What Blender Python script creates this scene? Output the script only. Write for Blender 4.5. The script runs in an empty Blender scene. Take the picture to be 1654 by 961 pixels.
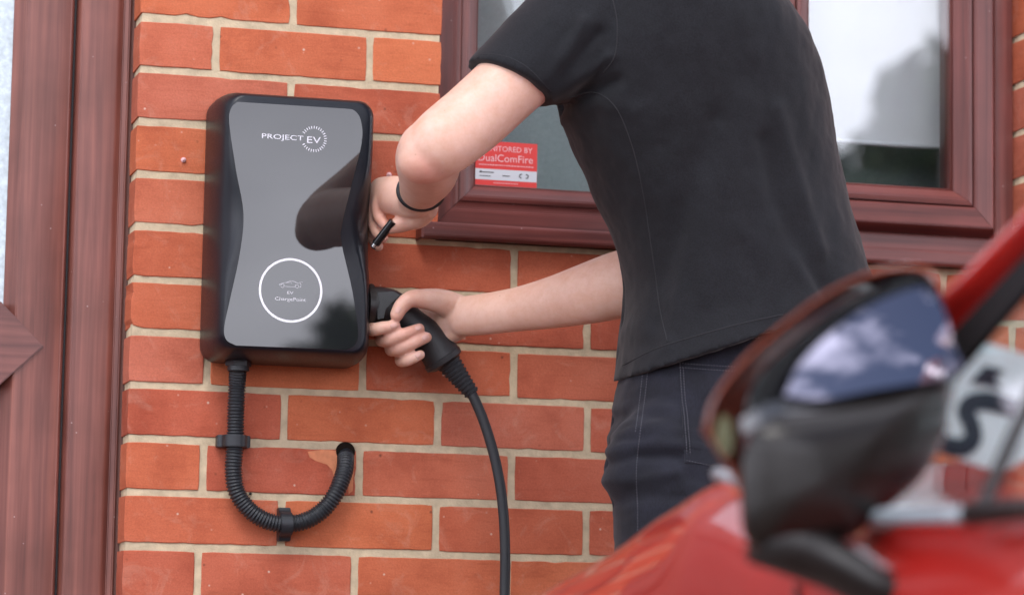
import bpy, bmesh, math, random
from mathutils import Vector, Matrix, noise
from mathutils.bvhtree import BVHTree
random.seed(7)
R = math.radians
sc = bpy.context.scene
COL = sc.collection

# ------------------------------------------------------------------ camera
F = 5000.0                                   # focal length in photo pixels
CAM = Vector((-0.74023, -4.30921, 0.69993))
RT = Vector((0.9634674, -0.26732006, 0.01644872))
UP = Vector((-0.04870778, -0.11449748, 0.99222874))
FW = Vector((0.26335931, 0.95678122, 0.12333516))
cam = bpy.data.cameras.new('camera'); cam.sensor_width = 36; cam.lens = F/1654*36
cam.clip_start = 0.05; cam.clip_end = 2000
cam.dof.use_dof = True; cam.dof.focus_distance = 4.22; cam.dof.aperture_fstop = 4.2
co = bpy.data.objects.new('camera', cam); COL.objects.link(co)
m = Matrix((RT, UP, -FW)).transposed().to_4x4(); m.translation = CAM; co.matrix_world = m
sc.camera = co
def at(px, py, Y):
    v = FW + RT*((px-827)/F) - UP*((py-480.5)/F)
    return CAM + v*((Y-CAM.y)/v.y)

# ------------------------------------------------------------------ sky, sun, exposure
SUN_EL, SUN_AZ = R(52), R(205)               # azimuth clockwise from +Y
w = bpy.data.worlds.new("World"); sc.world = w; w.use_nodes = True
nt = w.node_tree; N = nt.nodes; L = nt.links; N.clear()
def nd(nt, t, **k):
    n = nt.nodes.new(t)
    for a, b in k.items():
        if a.startswith('i_'):
            n.inputs[a[2:].replace('_', ' ')].default_value = b
        else: setattr(n, a, b)
    return n
out = nd(nt, 'ShaderNodeOutputWorld'); bg = nd(nt, 'ShaderNodeBackground'); bg.inputs[1].default_value = 0.12
sky = nd(nt, 'ShaderNodeTexSky', sky_type='NISHITA', sun_disc=False, sun_elevation=SUN_EL, sun_rotation=SUN_AZ)
tc = nd(nt, 'ShaderNodeTexCoord')
mp = nd(nt, 'ShaderNodeMapping'); mp.inputs['Scale'].default_value = (1, 1, 2.2); mp.inputs['Location'].default_value = (5.5, -1.7, 1.4)
cn = nd(nt, 'ShaderNodeTexNoise', i_Scale=2.3, i_Detail=7.0, i_Roughness=.55)
cr = nd(nt, 'ShaderNodeValToRGB'); cr.color_ramp.elements[0].position = .47; cr.color_ramp.elements[1].position = .55
sx = nd(nt, 'ShaderNodeSeparateXYZ')
hz = nd(nt, 'ShaderNodeMapRange'); hz.inputs[1].default_value = .22; hz.inputs[2].default_value = .4; hz.inputs[3].default_value = .3; hz.inputs[4].default_value = 0
ad = nd(nt, 'ShaderNodeMath', operation='ADD')
c2 = nd(nt, 'ShaderNodeTexNoise', i_Scale=3.5, i_Detail=5.0)
r2 = nd(nt, 'ShaderNodeValToRGB')
r2.color_ramp.elements[0].position = .38; r2.color_ramp.elements[0].color = (15, 15.3, 17.6, 1)
r2.color_ramp.elements[1].position = .6; r2.color_ramp.elements[1].color = (31, 31.2, 34.5, 1)
mx = nd(nt, 'ShaderNodeMix', data_type='RGBA')
L.new(tc.outputs['Generated'], mp.inputs[0]); L.new(mp.outputs[0], cn.inputs['Vector']); L.new(mp.outputs[0], c2.inputs['Vector'])
L.new(tc.outputs['Generated'], sx.inputs[0]); L.new(sx.outputs[2], hz.inputs[0])
L.new(cn.outputs[0], ad.inputs[0]); L.new(hz.outputs[0], ad.inputs[1]); L.new(ad.outputs[0], cr.inputs[0]); L.new(c2.outputs[0], r2.inputs[0])
L.new(cr.outputs[0], mx.inputs[0]); L.new(sky.outputs[0], mx.inputs[6]); L.new(r2.outputs[0], mx.inputs[7])
L.new(mx.outputs[2], bg.inputs[0]); L.new(bg.outputs[0], out.inputs[0])
sun = bpy.data.lights.new('sun', 'SUN'); sun.energy = 1.2; sun.angle = R(22); sun.color = (1, .96, .9)
so = bpy.data.objects.new('sun', sun); COL.objects.link(so)
sd = Vector((math.sin(SUN_AZ)*math.cos(SUN_EL), math.cos(SUN_AZ)*math.cos(SUN_EL), math.sin(SUN_EL)))
so.rotation_euler = sd.to_track_quat('Z', 'Y').to_euler(); so.location = (0, -3, 6)
sc.view_settings.view_transform = 'Standard'; sc.view_settings.look = 'None'
sc.view_settings.exposure = 0.25; sc.view_settings.gamma = 1
sc.cycles.use_denoising = True
sc.cycles.max_bounces = 10; sc.cycles.transparent_max_bounces = 16

# ------------------------------------------------------------------ materials
def mat(name, col, rough=.5, spec=.5, metal=0, coat=0, coat_r=.05, sheen=0, sss=0, ior=1.45, noise_amt=0, noise_scale=30,
        bump=0, bump_scale=200, emis=None):
    m = bpy.data.materials.new(name); m.use_nodes = True; t = m.node_tree; b = t.nodes['Principled BSDF']
    b.inputs['Base Color'].default_value = (*col, 1); b.inputs['Roughness'].default_value = rough
    b.inputs['Specular IOR Level'].default_value = spec; b.inputs['Metallic'].default_value = metal; b.inputs['IOR'].default_value = ior
    b.inputs['Coat Weight'].default_value = coat; b.inputs['Coat Roughness'].default_value = coat_r; b.inputs['Coat IOR'].default_value = 1.9
    b.inputs['Sheen Weight'].default_value = sheen
    if sss: b.inputs['Subsurface Weight'].default_value = sss; b.inputs['Subsurface Radius'].default_value = (.012, .004, .002); b.inputs['Subsurface Scale'].default_value = 1
    tcn = nd(t, 'ShaderNodeTexCoord')
    if noise_amt:
        n = nd(t, 'ShaderNodeTexNoise', i_Scale=noise_scale, i_Detail=5.0); t.links.new(tcn.outputs['Object'], n.inputs['Vector'])
        mr = nd(t, 'ShaderNodeMapRange'); mr.inputs[3].default_value = 1-noise_amt; mr.inputs[4].default_value = 1+noise_amt
        mr.inputs[1].default_value = .3; mr.inputs[2].default_value = .7
        v = nd(t, 'ShaderNodeVectorMath', operation='SCALE'); v.inputs[0].default_value = col
        t.links.new(n.outputs[0], mr.inputs[0]); t.links.new(mr.outputs[0], v.inputs['Scale']); t.links.new(v.outputs[0], b.inputs['Base Color'])
        m2 = nd(t, 'ShaderNodeMapRange'); m2.inputs[3].default_value = max(0, rough-.08); m2.inputs[4].default_value = min(1, rough+.08)
        m2.inputs[1].default_value = .3; m2.inputs[2].default_value = .7
        t.links.new(n.outputs[0], m2.inputs[0]); t.links.new(m2.outputs[0], b.inputs['Roughness'])
    if bump:
        n = nd(t, 'ShaderNodeTexNoise', i_Scale=bump_scale, i_Detail=4.0); t.links.new(tcn.outputs['Object'], n.inputs['Vector'])
        bp = nd(t, 'ShaderNodeBump'); bp.inputs['Strength'].default_value = bump; bp.inputs['Distance'].default_value = .001
        t.links.new(n.outputs[0], bp.inputs['Height']); t.links.new(bp.outputs[0], b.inputs['Normal'])
    return m

def brick_mat():
    m = bpy.data.materials.new('brick'); m.use_nodes = True; t = m.node_tree; b = t.nodes['Principled BSDF']; l = t.links
    tcn = nd(t, 'ShaderNodeTexCoord'); oi = nd(t, 'ShaderNodeObjectInfo')
    geo = nd(t, 'ShaderNodeNewGeometry')
    sep = nd(t, 'ShaderNodeVectorMath', operation='SCALE'); sep.inputs['Scale'].default_value = 0
    off = nd(t, 'ShaderNodeCombineXYZ'); mu = nd(t, 'ShaderNodeMath', operation='MULTIPLY'); mu.inputs[1].default_value = 37
    l.new(oi.outputs['Random'], mu.inputs[0]); l.new(mu.outputs[0], off.inputs[0]); l.new(mu.outputs[0], off.inputs[2])
    av = nd(t, 'ShaderNodeVectorMath', operation='ADD'); l.new(geo.outputs['Position'], av.inputs[0]); l.new(off.outputs[0], av.inputs[1])
    def noise_(s, d=4, rough=.6, vec=av.outputs[0], dist=0):
        n = nd(t, 'ShaderNodeTexNoise', i_Scale=s, i_Detail=float(d), i_Roughness=rough, i_Distortion=float(dist)); l.new(vec, n.inputs['Vector']); return n.outputs[0]
    def ramp(src, stops):
        r = nd(t, 'ShaderNodeValToRGB'); e = r.color_ramp.elements
        while len(e) < len(stops): e.new(.5)
        for i, (p, c) in enumerate(stops): e[i].position = p; e[i].color = (*c, 1) if len(c) == 3 else c
        l.new(src, r.inputs[0]); return r.outputs[0]
    def mix(f, a, c, mode='MIX'):
        x = nd(t, 'ShaderNodeMix', data_type='RGBA', blend_type=mode)
        for s, v in ((0, f), (6, a), (7, c)):
            if hasattr(v, 'node'): l.new(v, x.inputs[s])
            else: x.inputs[s].default_value = v if s == 0 else (*v, 1)
        return x.outputs[2]
    base = ramp(oi.outputs['Random'], [(0, (.45, .110, .055)), (.3, (.53, .145, .062)), (.55, (.41, .094, .052)), (.8, (.50, .142, .076)), (1, (.44, .122, .074))])
    cloud = ramp(noise_(9, 5), [(.28, (.72, .62, .60)), (.5, (1, 1, 1)), (.74, (1.12, 1.25, 1.35))])
    c = mix(1.0, base, cloud, 'MULTIPLY')
    st = nd(t, 'ShaderNodeMapping'); st.inputs['Scale'].default_value = (14, 14, 110); l.new(av.outputs[0], st.inputs[0])
    c = mix(.5, c, ramp(noise_(1, 4, .7, st.outputs[0], .8), [(.25, (.72, .66, .62)), (.45, (1, 1, 1)), (.75, (1.08, 1.1, 1.1))]), 'MULTIPLY')
    c = mix(.5, c, ramp(noise_(420, 3, .7), [(.3, (.7, .7, .7)), (.7, (1.25, 1.25, 1.25))]), 'MULTIPLY')
    # pale bloom patches and lime specks
    c = mix(ramp(noise_(16, 6, .7, dist=1.5), [(.55, (0, 0, 0)), (.8, (.32, .32, .32))]), c, (.58, .36, .27))
    vo = nd(t, 'ShaderNodeTexVoronoi', i_Scale=52.0); l.new(av.outputs[0], vo.inputs['Vector'])
    sel = ramp(noise_(23, 2), [(.52, (0, 0, 0)), (.6, (1, 1, 1))])
    spot = ramp(vo.outputs['Distance'], [(.055, (.8, .8, .8)), (.115, (0, 0, 0))])
    c = mix(mix(1.0, spot, sel, 'MULTIPLY'), c, (.62, .48, .38))
    vo2 = nd(t, 'ShaderNodeTexVoronoi', i_Scale=31.0); l.new(av.outputs[0], vo2.inputs['Vector'])
    dk = ramp(vo2.outputs['Distance'], [(.03, (.75, .75, .75)), (.09, (0, 0, 0))])
    c = mix(mix(1.0, dk, ramp(noise_(17, 2), [(.47, (0, 0, 0)), (.56, (1, 1, 1))]), 'MULTIPLY'), c, (.10, .035, .02))
    l.new(c, b.inputs['Base Color']); b.inputs['Roughness'].default_value = .88; b.inputs['Specular IOR Level'].default_value = .25
    h = nd(t, 'ShaderNodeMath', operation='ADD'); l.new(noise_(260, 5, .7), h.inputs[0]); l.new(noise_(1, 4, .7, st.outputs[0], .8), h.inputs[1])
    bp = nd(t, 'ShaderNodeBump'); bp.inputs['Strength'].default_value = .55; bp.inputs['Distance'].default_value = .0012
    l.new(h.outputs[0], bp.inputs['Height']); l.new(bp.outputs[0], b.inputs['Normal'])
    return m

def grain_mat(name, axis, c1=(.088, .026, .022), c2=(.225, .080, .062), rough=.40):
    m = bpy.data.materials.new(name); m.use_nodes = True; t = m.node_tree; b = t.nodes['Principled BSDF']; l = t.links
    tcn = nd(t, 'ShaderNodeTexCoord'); mpn = nd(t, 'ShaderNodeMapping')
    mpn.inputs['Scale'].default_value = (75, 75, 2.2) if axis == 'z' else (2.2, 75, 75)
    l.new(tcn.outputs['Object'], mpn.inputs[0])
    n = nd(t, 'ShaderNodeTexNoise', i_Scale=1.0, i_Detail=5.0, i_Roughness=.62, i_Distortion=.4); l.new(mpn.outputs[0], n.inputs['Vector'])
    r = nd(t, 'ShaderNodeValToRGB'); e = r.color_ramp.elements
    e[0].position = .3; e[0].color = (*c1, 1); e[1].position = .68; e[1].color = (*c2, 1); l.new(n.outputs[0], r.inputs[0])
    n2 = nd(t, 'ShaderNodeTexNoise', i_Scale=9.0, i_Detail=3.0); l.new(tcn.outputs['Object'], n2.inputs['Vector'])
    r2 = nd(t, 'ShaderNodeValToRGB'); r2.color_ramp.elements[0].color = (.82, .8, .8, 1); r2.color_ramp.elements[1].color = (1.15, 1.15, 1.2, 1)
    r2.color_ramp.elements[0].position = .3; r2.color_ramp.elements[1].position = .7; l.new(n2.outputs[0], r2.inputs[0])
    x = nd(t, 'ShaderNodeMix', data_type='RGBA', blend_type='MULTIPLY'); x.inputs[0].default_value = 1
    l.new(r.outputs[0], x.inputs[6]); l.new(r2.outputs[0], x.inputs[7])
    vo = nd(t, 'ShaderNodeTexVoronoi', i_Scale=38.0); l.new(tcn.outputs['Object'], vo.inputs['Vector'])
    rs = nd(t, 'ShaderNodeValToRGB'); rs.color_ramp.elements[0].position = .02; rs.color_ramp.elements[0].color = (.6, .6, .6, 1)
    rs.color_ramp.elements[1].position = .05; rs.color_ramp.elements[1].color = (0, 0, 0, 1); l.new(vo.outputs['Distance'], rs.inputs[0])
    x2 = nd(t, 'ShaderNodeMix', data_type='RGBA'); x2.inputs[7].default_value = (.5, .4, .38, 1)
    l.new(rs.outputs[0], x2.inputs[0]); l.new(x.outputs[2], x2.inputs[6]); l.new(x2.outputs[2], b.inputs['Base Color'])
    b.inputs['Roughness'].default_value = rough
    bp = nd(t, 'ShaderNodeBump'); bp.inputs['Strength'].default_value = .15; bp.inputs['Distance'].default_value = .0006
    l.new(n.outputs[0], bp.inputs['Height']); l.new(bp.outputs[0], b.inputs['Normal'])
    return m

def glass_mat(name, tint=(.975, .985, .985), ior=1.5, rough=0):
    m = bpy.data.materials.new(name); m.use_nodes = True; t = m.node_tree; t.nodes.clear()
    o = nd(t, 'ShaderNodeOutputMaterial'); tr = nd(t, 'ShaderNodeBsdfTransparent'); tr.inputs[0].default_value = (*tint, 1)
    g = nd(t, 'ShaderNodeBsdfGlossy'); g.inputs['Roughness'].default_value = rough
    f = nd(t, 'ShaderNodeFresnel'); x = nd(t, 'ShaderNodeMixShader')
    ge = nd(t, 'ShaderNodeNewGeometry'); ir = nd(t, 'ShaderNodeMapRange'); ir.inputs[3].default_value = ior; ir.inputs[4].default_value = 1/ior
    t.links.new(ge.outputs['Backfacing'], ir.inputs[0]); t.links.new(ir.outputs[0], f.inputs[0])
    t.links.new(f.outputs[0], x.inputs[0]); t.links.new(tr.outputs[0], x.inputs[1]); t.links.new(g.outputs[0], x.inputs[2]); t.links.new(x.outputs[0], o.inputs[0])
    return m

M = dict(
    brick=brick_mat(),
    mortar=mat('mortar', (.52, .42, .285), .95, .2, noise_amt=.16, noise_scale=60, bump=.9, bump_scale=350),
    spall=mat('spalled_brick', (.62, .235, .12), .9, .2, noise_amt=.12, noise_scale=90, bump=.5),
    upvc_v=grain_mat('woodgrain_upright', 'z', (.080, .020, .016), (.185, .050, .038)), upvc_h=grain_mat('woodgrain_level', 'x', (.070, .015, .012), (.165, .040, .031)), door_v=grain_mat('door_woodgrain_upright', 'z', (.11, .034, .026), (.25, .088, .063)), door_h=grain_mat('door_woodgrain_level', 'x', (.095, .030, .025), (.20, .070, .054)),
    gasket=mat('black_gasket', (.015, .015, .017), .5),
    glass=glass_mat('window_glass', ior=1.6), carglass=glass_mat('car_glass', (.93, .96, .96), 1.22),
    frost=mat('pale_frosted_glass', (.50, .58, .62), .25, noise_amt=.2, noise_scale=90, bump=.6, bump_scale=120),
    door_panel=grain_mat('door_panel', 'z', (.10, .03, .028), (.16, .055, .048)),
    room=mat('room_paint', (.34, .40, .40), .9), room_floor=mat('room_carpet', (.16, .15, .13), .95),
    chg_body=mat('satin_black_plastic', (.0045, .0060, .0105), .36, .45, noise_amt=.05, noise_scale=500),
    chg_glass=mat('gloss_black_acrylic', (.012, .013, .015), .02, .5, ior=1.68, bump=.012, bump_scale=14),
    chg_highlight=mat('rim_highlight_grey', (.22, .23, .25), .3),  # pale grey carries the highlight along the panel edge
    print_white=mat('white_print', (.72, .72, .78), .5), print_grey=mat('grey_print', (.62, .62, .66), .5),
    conduit=mat('black_conduit_plastic', (.016, .018, .022), .42, .5, noise_amt=.15, noise_scale=80),
    rubber=mat('black_rubber', (.020, .021, .024), .55, .4, noise_amt=.15, noise_scale=60, bump=.2, bump_scale=900),
    handle=mat('grained_black_plastic', (.018, .018, .020), .42, .5, noise_amt=.08, noise_scale=400, bump=.35, bump_scale=1600),
    metal=mat('steel', (.6, .6, .6), .25, metal=1),
    sticker_red=mat('sticker_red', (.62, .055, .05), .4), sticker_white=mat('sticker_white', (.55, .57, .60), .4), sticker_ink=mat('sticker_ink', (.03, .03, .03), .5),
    sticker_txt=mat('sticker_lettering', (.72, .45, .46), .4),
    paint=mat('red_car_paint', (.40, .016, .012), .3, .5, coat=1, coat_r=.03),
    cblack=mat('black_trim_plastic', (.010, .008, .008), .4, noise_amt=.1),
    cgloss=mat('gloss_black_trim', (.008, .008, .009), .12),
    chrome=mat('brushed_trim', (.28, .32, .35), .3),
    mirror=mat('mirror_glass', (.20, .195, .245), .01, metal=1),
    lens=mat('clear_indicator_lens', (.10, .10, .05), .3), amber=mat('amber_lens', (.6, .3, .04), .15),
    tyre=mat('tyre_rubber', (.02, .02, .02), .8), rim=mat('alloy', (.5, .5, .52), .3, metal=1),
    seat=mat('car_seat_cloth', (.05, .05, .055), .9), sheet=mat('white_reflection_sheet', (.78, .88, .92), .5, noise_amt=.05),
    ink=mat('dark_print', (.02, .03, .05), .5),
    nail=mat('fingernail', (.64, .38, .32), .3), hair=mat('brown_hair', (.05, .03, .018), .55, noise_amt=.4, noise_scale=120),
    band=mat('black_wristband', (.012, .012, .014), .5),
    eye=mat('eye_white', (.7, .7, .68), .2), lips=mat('lips', (.45, .18, .16), .45), sole=mat('shoe_rubber', (.5, .5, .48), .7), shoe=mat('shoe_canvas', (.03, .03, .035), .8),
    thread=mat('grey_stitching', (.085, .085, .10), .9), thread_b=mat('black_stitching', (.022, .022, .025), .9),
    bark=mat('bark', (.10, .075, .05), .95, noise_amt=.3, noise_scale=12, bump=.8, bump_scale=40),
    fence=mat('fence_timber', (.19, .13, .085), .9, noise_amt=.25, noise_scale=6),
)
def fabric(name, col, scale, rough, sheen, twill, blotch):
    m = bpy.data.materials.new(name); m.use_nodes = True; t = m.node_tree; b = t.nodes['Principled BSDF']; l = t.links
    tcn = nd(t, 'ShaderNodeTexCoord')
    n = nd(t, 'ShaderNodeTexNoise', i_Scale=scale, i_Detail=3.0); l.new(tcn.outputs['Object'], n.inputs['Vector'])
    mpn = nd(t, 'ShaderNodeMapping'); mpn.inputs['Scale'].default_value = (900, 900, 160) if twill else (500, 500, 500)
    if twill: mpn.inputs['Rotation'].default_value = (0, R(35), 0)
    l.new(tcn.outputs['Object'], mpn.inputs[0]); wv = nd(t, 'ShaderNodeTexNoise', i_Scale=1.0, i_Detail=2.0); l.new(mpn.outputs[0], wv.inputs['Vector'])
    a = nd(t, 'ShaderNodeMapRange'); a.inputs[1].default_value = .3; a.inputs[2].default_value = .7; a.inputs[3].default_value = 1-blotch; a.inputs[4].default_value = 1+blotch; l.new(n.outputs[0], a.inputs[0])
    c = nd(t, 'ShaderNodeMapRange'); c.inputs[1].default_value = .3; c.inputs[2].default_value = .7; c.inputs[3].default_value = .65; c.inputs[4].default_value = 1.4; l.new(wv.outputs[0], c.inputs[0])
    mm = nd(t, 'ShaderNodeMath', operation='MULTIPLY'); l.new(a.outputs[0], mm.inputs[0]); l.new(c.outputs[0], mm.inputs[1])
    v = nd(t, 'ShaderNodeVectorMath', operation='SCALE'); v.inputs[0].default_value = col; l.new(mm.outputs[0], v.inputs['Scale']); l.new(v.outputs[0], b.inputs['Base Color'])
    b.inputs['Roughness'].default_value = rough; b.inputs['Specular IOR Level'].default_value = .25; b.inputs['Sheen Weight'].default_value = sheen; b.inputs['Sheen Roughness'].default_value = .5
    bp = nd(t, 'ShaderNodeBump'); bp.inputs['Strength'].default_value = .4; bp.inputs['Distance'].default_value = .0006; l.new(wv.outputs[0], bp.inputs['Height']); l.new(bp.outputs[0], b.inputs['Normal'])
    return m
M['cgloss2'] = mat('black_mirror_housing', (.011, .0085, .0075), .24, .4)
M['shirt'] = fabric('black_jersey', (.0080, .0087, .0112), 14, .85, .09, False, .12)
M['jeans'] = fabric('black_denim', (.0078, .0084, .0140), 22, .85, .08, True, .35)
def skin_mat():
    m = bpy.data.materials.new('skin'); m.use_nodes = True; t = m.node_tree; b = t.nodes['Principled BSDF']; l = t.links
    geo = nd(t, 'ShaderNodeNewGeometry')
    n = nd(t, 'ShaderNodeTexNoise', i_Scale=34.0, i_Detail=8.0, i_Roughness=.75); l.new(geo.outputs['Position'], n.inputs['Vector'])
    r = nd(t, 'ShaderNodeValToRGB'); e = r.color_ramp.elements; e[0].position = .3; e[0].color = (.59, .335, .24, 1); e[1].position = .7; e[1].color = (.70, .465, .375, 1); l.new(n.outputs[0], r.inputs[0])
    last = r.outputs[0]
    for p, rad, f in [(at(686, 270, -.47), .034, .75), (at(660, 530, -.1), .05, .45), (at(640, 350, -.1), .06, .5), (at(660, 485, -.1), .03, .3)]:
        d = nd(t, 'ShaderNodeVectorMath', operation='DISTANCE'); d.inputs[1].default_value = p; l.new(geo.outputs['Position'], d.inputs[0])
        q = nd(t, 'ShaderNodeMapRange'); q.inputs[1].default_value = rad*.2; q.inputs[2].default_value = rad; q.inputs[3].default_value = f; q.inputs[4].default_value = 0; l.new(d.outputs['Value'], q.inputs[0])
        x = nd(t, 'ShaderNodeMix', data_type='RGBA'); x.inputs[7].default_value = (.60, .21, .155, 1); l.new(q.outputs[0], x.inputs[0]); l.new(last, x.inputs[6]); last = x.outputs[2]
    vo = nd(t, 'ShaderNodeTexVoronoi', i_Scale=30.0); l.new(geo.outputs['Position'], vo.inputs['Vector'])
    rs = nd(t, 'ShaderNodeValToRGB'); rs.color_ramp.elements[0].position = .02; rs.color_ramp.elements[0].color = (.5, .5, .5, 1); rs.color_ramp.elements[1].position = .055; rs.color_ramp.elements[1].color = (0, 0, 0, 1); l.new(vo.outputs['Distance'], rs.inputs[0])
    x = nd(t, 'ShaderNodeMix', data_type='RGBA'); x.inputs[7].default_value = (.22, .09, .06, 1); l.new(rs.outputs[0], x.inputs[0]); l.new(last, x.inputs[6])
    l.new(x.outputs[2], b.inputs['Base Color'])
    b.inputs['Roughness'].default_value = .48; b.inputs['Subsurface Weight'].default_value = .25; b.inputs['Subsurface Radius'].default_value = (.010, .004, .002); b.inputs['Subsurface Scale'].default_value = 1
    n3 = nd(t, 'ShaderNodeTexNoise', i_Scale=420.0, i_Detail=3.0); l.new(geo.outputs['Position'], n3.inputs['Vector'])
    bp = nd(t, 'ShaderNodeBump'); bp.inputs['Strength'].default_value = .22; bp.inputs['Distance'].default_value = .0006; l.new(n3.outputs[0], bp.inputs['Height']); l.new(bp.outputs[0], b.inputs['Normal'])
    return m
M['skin'] = skin_mat()
def leaf_mat(name, a, c):
    m = mat(name, a, .6, .3); t = m.node_tree; b = t.nodes['Principled BSDF']
    g = nd(t, 'ShaderNodeNewGeometry'); r = nd(t, 'ShaderNodeValToRGB'); r.color_ramp.elements[0].color = (*a, 1); r.color_ramp.elements[1].color = (*c, 1)
    t.links.new(g.outputs['Random Per Island'], r.inputs[0]); t.links.new(r.outputs[0], b.inputs['Base Color']); return m
M['leaf'] = leaf_mat('leaf', (.035, .06, .025), (.09, .13, .05))

# ------------------------------------------------------------------ helpers
def link(name, me, m=None, parent=None, smooth=False):
    o = bpy.data.objects.new(name, me); COL.objects.link(o)
    if m is not None:
        me.materials.clear()
        for x in (m if isinstance(m, (list, tuple)) else [m]): me.materials.append(x)
    if smooth:
        for p in me.polygons: p.use_smooth = True
    if parent is not None:
        o.parent = parent; o.matrix_parent_inverse = Matrix.Translation(parent.location).inverted()
    return o
def obj(name, bm, m, parent=None, smooth=False, auto=None, loc=None):
    if auto is not None:
        smooth = True
        bm.normal_update()
        for e in bm.edges:
            if len(e.link_faces) == 2 and e.calc_face_angle(0) > R(auto): e.smooth = False
    me = bpy.data.meshes.new(name)
    bmesh.ops.recalc_face_normals(bm, faces=bm.faces) if bm.faces else None
    bm.to_mesh(me); bm.free()
    if loc is not None:
        me.transform(Matrix.Translation(-Vector(loc)))
    o = link(name, me, m, parent, smooth)
    if loc is not None: o.location = loc
    return o
def tag(o, label=None, cat=None, group=None, kind=None):
    for k, v in (('label', label), ('category', cat), ('group', group), ('kind', kind)):
        if v: o[k] = v
    return o
def empty(name, loc, label=None, cat=None, group=None, kind=None):
    o = bpy.data.objects.new(name, None); COL.objects.link(o); o.location = loc; o.empty_display_size = .1
    return tag(o, label, cat, group, kind)
def box(bm, x0, x1, y0, y1, z0, z1, bev=0):
    b2 = bmesh.new()
    vs = [b2.verts.new((x, y, z)) for x in (x0, x1) for y in (y0, y1) for z in (z0, z1)]
    for f in ((0, 1, 3, 2), (4, 6, 7, 5), (0, 4, 5, 1), (2, 3, 7, 6), (0, 2, 6, 4), (1, 5, 7, 3)): b2.faces.new([vs[i] for i in f])
    if bev: bmesh.ops.bevel(b2, geom=b2.edges[:]+b2.verts[:], offset=bev, segments=2, affect='EDGES', clamp_overlap=True)
    merge(bm, b2)
def merge(bm, b2):
    me = bpy.data.meshes.new('tmp'); b2.to_mesh(me); b2.free(); bm.from_mesh(me); bpy.data.meshes.remove(me)
def catmull(P, n=8):
    P = [Vector(p) if len(p) == 3 else Vector(p).to_3d() for p in P]; out = []
    for i in range(len(P)-1):
        a = P[i-1] if i else P[i]*2-P[i+1]; b, c = P[i], P[i+1]; d = P[i+2] if i+2 < len(P) else P[i+1]*2-P[i]
        for k in range(n):
            t = k/n; out.append(.5*((2*b)+(c-a)*t+(2*a-5*b+4*c-d)*t*t+(3*b-a-3*c+d)*t**3))
    out.append(P[-1]); return out
def catmull_s(V, n=8): return [v.x for v in catmull([(v, 0, 0) for v in V], n)]
def rings(bm, RS, cap0=True, cap1=True):
    vv = [[bm.verts.new(p) for p in r] for r in RS]
    for a, b in zip(vv, vv[1:]):
        n = len(a)
        for i in range(n): bm.faces.new((a[i], a[(i+1) % n], b[(i+1) % n], b[i]))
    if cap0: bm.faces.new(vv[0][::-1])
    if cap1: bm.faces.new(vv[-1])
    return vv
def tube(bm, pts, rad, seg=12, cap=True, side=None, flat=None, dome=False):
    """pts: points; rad: radius per point (or number); flat: second radius per point, side: direction of the first."""
    n = len(pts)
    if not hasattr(rad, '__len__'): rad = [rad]*n
    fl = flat if flat is not None else rad
    tang = [(pts[min(i+1, n-1)]-pts[max(i-1, 0)]).normalized() for i in range(n)]
    nrm = Vector(side) if side is not None else (Vector((0, 0, 1)) if abs(tang[0].z) < .9 else Vector((1, 0, 0)))
    RS = []
    def ring(c, u, v, ra, rb): return [c+u*(math.cos(2*math.pi*k/seg)*ra)+v*(math.sin(2*math.pi*k/seg)*rb) for k in range(seg)]
    fr = []
    for i in range(n):
        if side is not None: nrm = Vector(side)
        nrm = (nrm-tang[i]*nrm.dot(tang[i])).normalized(); fr.append((nrm.copy(), tang[i].cross(nrm)))
    if dome:
        for k in range(1, 6):
            a = k/6*math.pi/2; RS.append(ring(pts[0]-tang[0]*(rad[0]*math.cos(a)), *fr[0], rad[0]*math.sin(a), fl[0]*math.sin(a)))
    for i in range(n): RS.append(ring(pts[i], *fr[i], rad[i], fl[i]))
    if dome:
        for k in range(5, 0, -1):
            a = k/6*math.pi/2; RS.append(ring(pts[-1]+tang[-1]*(rad[-1]*math.cos(a)), *fr[-1], rad[-1]*math.sin(a), fl[-1]*math.sin(a)))
    rings(bm, RS, cap or dome, cap or dome)
def chain(bm, P, n=5, seg=20, side=None):
    """P: list of (point, r) or (point, ra, rb)."""
    pts = catmull([p[0] for p in P], n); ra = catmull_s([p[1] for p in P], n); rb = catmull_s([p[-1] for p in P], n)
    tube(bm, pts, ra, seg, side=side, flat=rb, dome=True)
def ball(bm, c, rx, ry=None, rz=None, rot=None):
    b2 = bmesh.new(); bmesh.ops.create_uvsphere(b2, u_segments=24, v_segments=16, radius=1)
    m = Matrix.Diagonal((rx, ry or rx, rz or rx, 1)); m = (rot.to_matrix().to_4x4() if rot else Matrix()) @ m
    bmesh.ops.transform(b2, matrix=Matrix.Translation(c) @ m, verts=b2.verts); merge(bm, b2)
def fuse(bm, voxel, smooth=4, fac=.5):
    me = bpy.data.meshes.new('tmp'); bm.to_mesh(me); bm.free(); o = bpy.data.objects.new('tmp', me); COL.objects.link(o)
    md = o.modifiers.new('r', 'REMESH'); md.mode = 'VOXEL'; md.voxel_size = voxel; md.adaptivity = 0
    if smooth: s = o.modifiers.new('s', 'SMOOTH'); s.factor = fac; s.iterations = smooth
    dg = bpy.context.evaluated_depsgraph_get(); r = bpy.data.meshes.new_from_object(o.evaluated_get(dg)); bpy.data.objects.remove(o); bpy.data.meshes.remove(me)
    return r
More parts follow.
